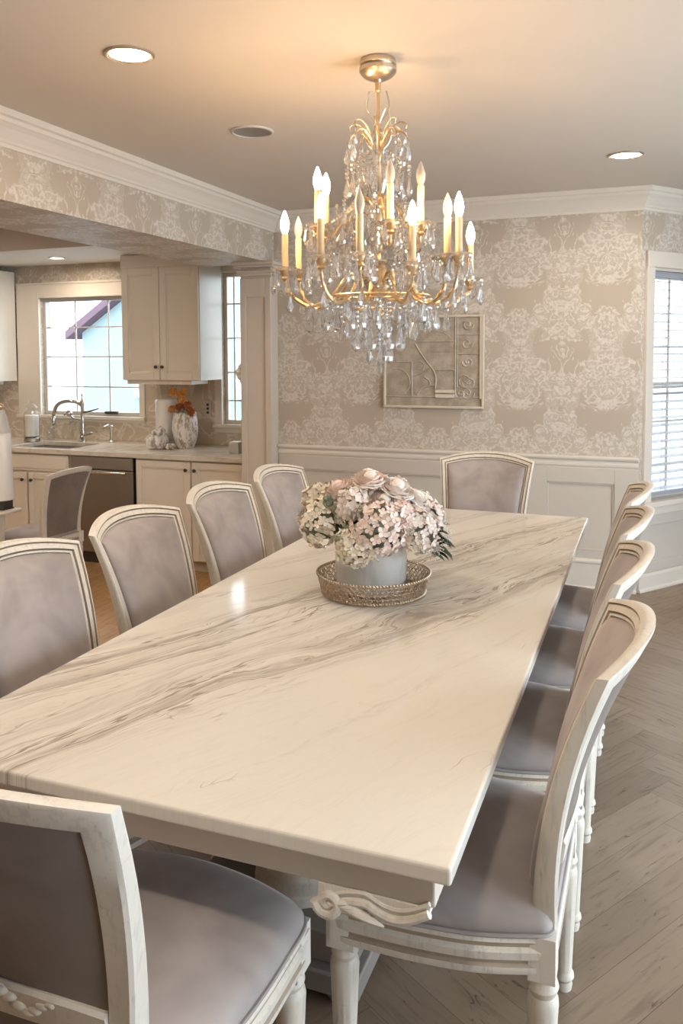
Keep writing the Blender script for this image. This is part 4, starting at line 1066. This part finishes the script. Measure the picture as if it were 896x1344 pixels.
# things on the counter
b=MB();og=(-3.965,6.16,CZ);b.lathe([(.084,0),(.086,.01),(.088,.40),(.080,.41),(.002,.412)],28,og);tag(b.build('canister',M['cabwhite'],None,og),'tall white cylinder canister at the left of the counter vases','canister')
def vase():
    og=(-3.735,6.10,CZ);t=thing('ginger_jar','tall distressed white ceramic jar holding orange flowers','vase',og)
    b=MB();b.lathe([(.065,0),(.075,.01),(.100,.09),(.108,.17),(.100,.25),(.082,.295),(.060,.305),(.056,.30),(.05,.10),(.002,.10)],30,og,rf=lambda a,z:1+.035*abs(cos(5*a)));b.build('body',M['distress'],t,og)
    b=MB()
    for k in range(18): a=2*pi*k/18;b.ball((og[0]+.080*cos(a),og[1]+.080*sin(a),og[2]+.285+.012*sin(k*2.3)),.020,8,6)
    b.build('ruffled_neck',M['distress'],t,og)
vase()
def stems():
    og=(-3.735,6.10,CZ+.29);t=thing('dried_flowers','orange and rust dried flowers standing in the distressed white jar','flowers',og)
    b=MB();hd=[(-.09,.19,.036,'orange'),(-.02,.17,.030,'orange'),(.0,.13,.046,'orange'),(.055,.07,.040,'rust'),(-.10,.04,.03,'orange'),(-.03,.065,.030,'rust'),(.09,.02,.03,'rust'),(.02,.20,.025,'orange')]
    for s,z,r,m in hd: b.tube([(og[0],og[1],og[2]-.15),(og[0]+s*.4,og[1]-.02,og[2]+z*.4),(og[0]+s,og[1]-.04,og[2]+z)],.003,5)
    for k in range(12): a=k*.9;leaf(b,(og[0]+.04*cos(a),og[1]+.04*sin(a),og[2]-.0),(cos(a),sin(a),.6),Vector((0,0,1)),.07,.014)
    b.build('stems',M['leafgrey'],t,og)
    for s,z,r,m in hd:
        b=MB();hydrangea(b,(og[0]+s,og[1]-.04,og[2]+z),r*.8,(0,-.6,.6),26,.018);b.build('flower_head',[M[m],M[m]],t,og,angle=80)
stems()
def crock():
    og=(-3.925,5.97,CZ);t=thing('lidded_crock','low lidded distressed white crock in front of the tall jar','crock',og)
    b=MB();b.lathe([(.07,0),(.088,.012),(.098,.05),(.095,.09),(.075,.118),(.06,.12),(.002,.12)],28,og,rf=lambda a,z:1+.03*cos(7*a));b.build('body',M['distress'],t,og)
    b=MB()
    for k in range(7): a=2*pi*k/7;b.ball((og[0]+.035*cos(a)+.01,og[1]+.035*sin(a),og[2]+.135+.012*(k%2)),.028,8,6)
    b.ball((og[0]+.03,og[1],og[2]+.165),.03,8,6);b.build('carved_lid',M['distress'],t,og)
crock()
b=MB();og=(-3.79,5.955,CZ)
for k in range(6): b.ball((og[0]+.024*cos(k),og[1]+.022*sin(k),og[2]+.018+.012*(k%2)),.020,8,6)
tag(b.build('ceramic_ornament',M['distress'],None,og),'small knobbly white ornament between crock and tall jar','ornament')
b=MB();og=(-3.155,5.93,CZ);b.lathe([(.066,0),(.064,.085),(.052,.092),(.002,.092)],4,og,rot=pi/4,smooth=False);tag(b.build('grey_box',M['greyplate'],None,og,bevel=.006),'small pale grey box by the pilaster end of the counter','box')
b=MB();og=(-3.20,6.16,CZ);b.lathe([(.030,0),(.032,.06),(.02,.09),(.012,.11),(.012,.15),(.016,.155),(.016,.165)],16,og);tag(b.build('clear_bottle',M['jar'],None,og),'little clear bottle behind the grey box','bottle')
b=MB();og=(-3.075,6.02,CZ);b.lathe([(.036,0),(.038,.02),(.038,.13),(.03,.15),(.018,.16),(.018,.19),(.002,.195)],18,og);tag(b.build('amber_bottle',paint('amber_bottle_glaze',(.42,.25,.12),.3,.1),None,og),'amber brown bottle half hidden by the pilaster','bottle')
# outlet
ot=thing('wall_outlet','grey double outlet plate on the kitchen backsplash','outlet',(-3.672,KW-.012,1.02));og=(-3.672,KW-.012,1.02)
b=MB();b.box(-3.705,-3.640,KW-.020,KW-.0121,1.015,1.145);b.build('plate',M['greyplate'],ot,og,bevel=.003)
b=MB()
for z in (1.045,1.08,1.115): b.box(-3.684,-3.661,KW-.0235,KW-.02,z-.010,z+.010)
b.build('socket',M['dark'],ot,og,bevel=.002)
# ornament beside the pilaster
b=MB();og=(-2.876,5.55,1.36)
for k,(dx,dz,r) in enumerate(((-.02,.0,.022),(-.035,.03,.028),(-.045,.065,.033),(-.03,.10,.026),(-.02,.125,.018),(-.05,.045,.022))): b.ball((og[0]+dx+.004,og[1],og[2]+dz),r,12,8,sc=(1,.9,1))
tag(b.build('wall_ornament',M['white'],None,og),'white scrolled ornament fixed to the kitchen side of the pilaster','ornament')
# breakfast table and canister at the left edge
def side_table():
    x,y=-4.62,4.20;og=(x,y,KF);t=thing('breakfast_table','cream painted breakfast table corner at the left photo edge','table',og)
    b=MB();b.box(-5.6,-4.17,3.7,4.62,.452,.478);b.build('tabletop',M['chairpaint'],t,og,bevel=.012,seg=3)
    b=MB();b.box(-5.5,-4.25,3.8,4.54,.35,.452);b.build('apron',M['chairpaint'],t,og,bevel=.004)
    for lx,ly in ((-4.30,4.49),(-4.30,3.85),(-5.45,4.49),(-5.45,3.85)):
        b=MB();b.box(lx-.045,lx+.045,ly-.045,ly+.045,.22,.452);b.lathe([(.03,KF+.415),(.042,KF+.39),(.03,KF+.37),(.036,KF+.30),(.024,KF+.06),(.032,KF+.03),(.026,KF)],20,(lx,ly,0));b.build('leg',M['chairpaint'],t,og,bevel=.004)
side_table()
def canister():
    x,y=-4.262,4.53;og=(x,y,.478);t=thing('flared_canister','white flared canister with gold knob on the breakfast table','canister',og)
    b=MB();b.box(x-.055,x+.055,y-.055,y+.055,.478,.49);b.box(x-.042,x+.050,y-.048,y+.048,.49,.545);b.build('base',M['dark'],t,og,bevel=.006)
    b=MB();b.lathe([(.072,.066),(.078,.072),(.070,.30),(.066,.53),(.060,.54),(.002,.54)],28,og);b.build('body',M['white'],t,og)
    b=MB();b.lathe([(.066,.541),(.060,.56),(.035,.66),(.028,.70),(.002,.70)],24,og);b.build('lid',M['greyplate'],t,og)
    b=MB();b.ball((x,y,.478+.722),.024,12,8);b.build('knob',M['gold'],t,og)
canister()

# ------------------------------------------------------------------ light
w=bpy.data.worlds.new('sky');SC.world=w;w.use_nodes=True
bg=w.node_tree.nodes['Background'];bg.inputs[0].default_value=(.76,.89,1.0,1);bg.inputs[1].default_value=SKY
def portal(loc,normal,wd,ht):
    l=bpy.data.lights.new('portal','AREA');l.shape='RECTANGLE';l.size=wd;l.size_y=ht;l.cycles.is_portal=True
    o=bpy.data.objects.new('window_portal',l);COL.objects.link(o);o.location=loc
    o.rotation_euler=Vector(normal).to_track_quat('-Z','Z').to_euler()
portal((-4.94,KW+.16,1.54),(0,-1,0),1.12,1.12)
portal((-3.365,KW+.16,1.6),(0,-1,0),.33,1.33)
q=bay(.51,-.13,1.35);portal(q,(BD.y,-BD.x,0),.82,1.53)
portal((XR+.12,2.3,1.165),(-1,0,0),4.2,2.17)
SC.view_settings.view_transform='Standard';SC.view_settings.look='None';SC.view_settings.gamma=1;SC.view_settings.use_curve_mapping=False
SC.view_settings.exposure=EXPO
cy_=SC.cycles;cy_.use_denoising=True;cy_.caustics_reflective=False;cy_.caustics_refractive=False
cy_.sample_clamp_indirect=4.0;cy_.max_bounces=10;cy_.diffuse_bounces=4;cy_.glossy_bounces=4;cy_.transmission_bounces=8;cy_.transparent_max_bounces=16
cy_.blur_glossy=.3
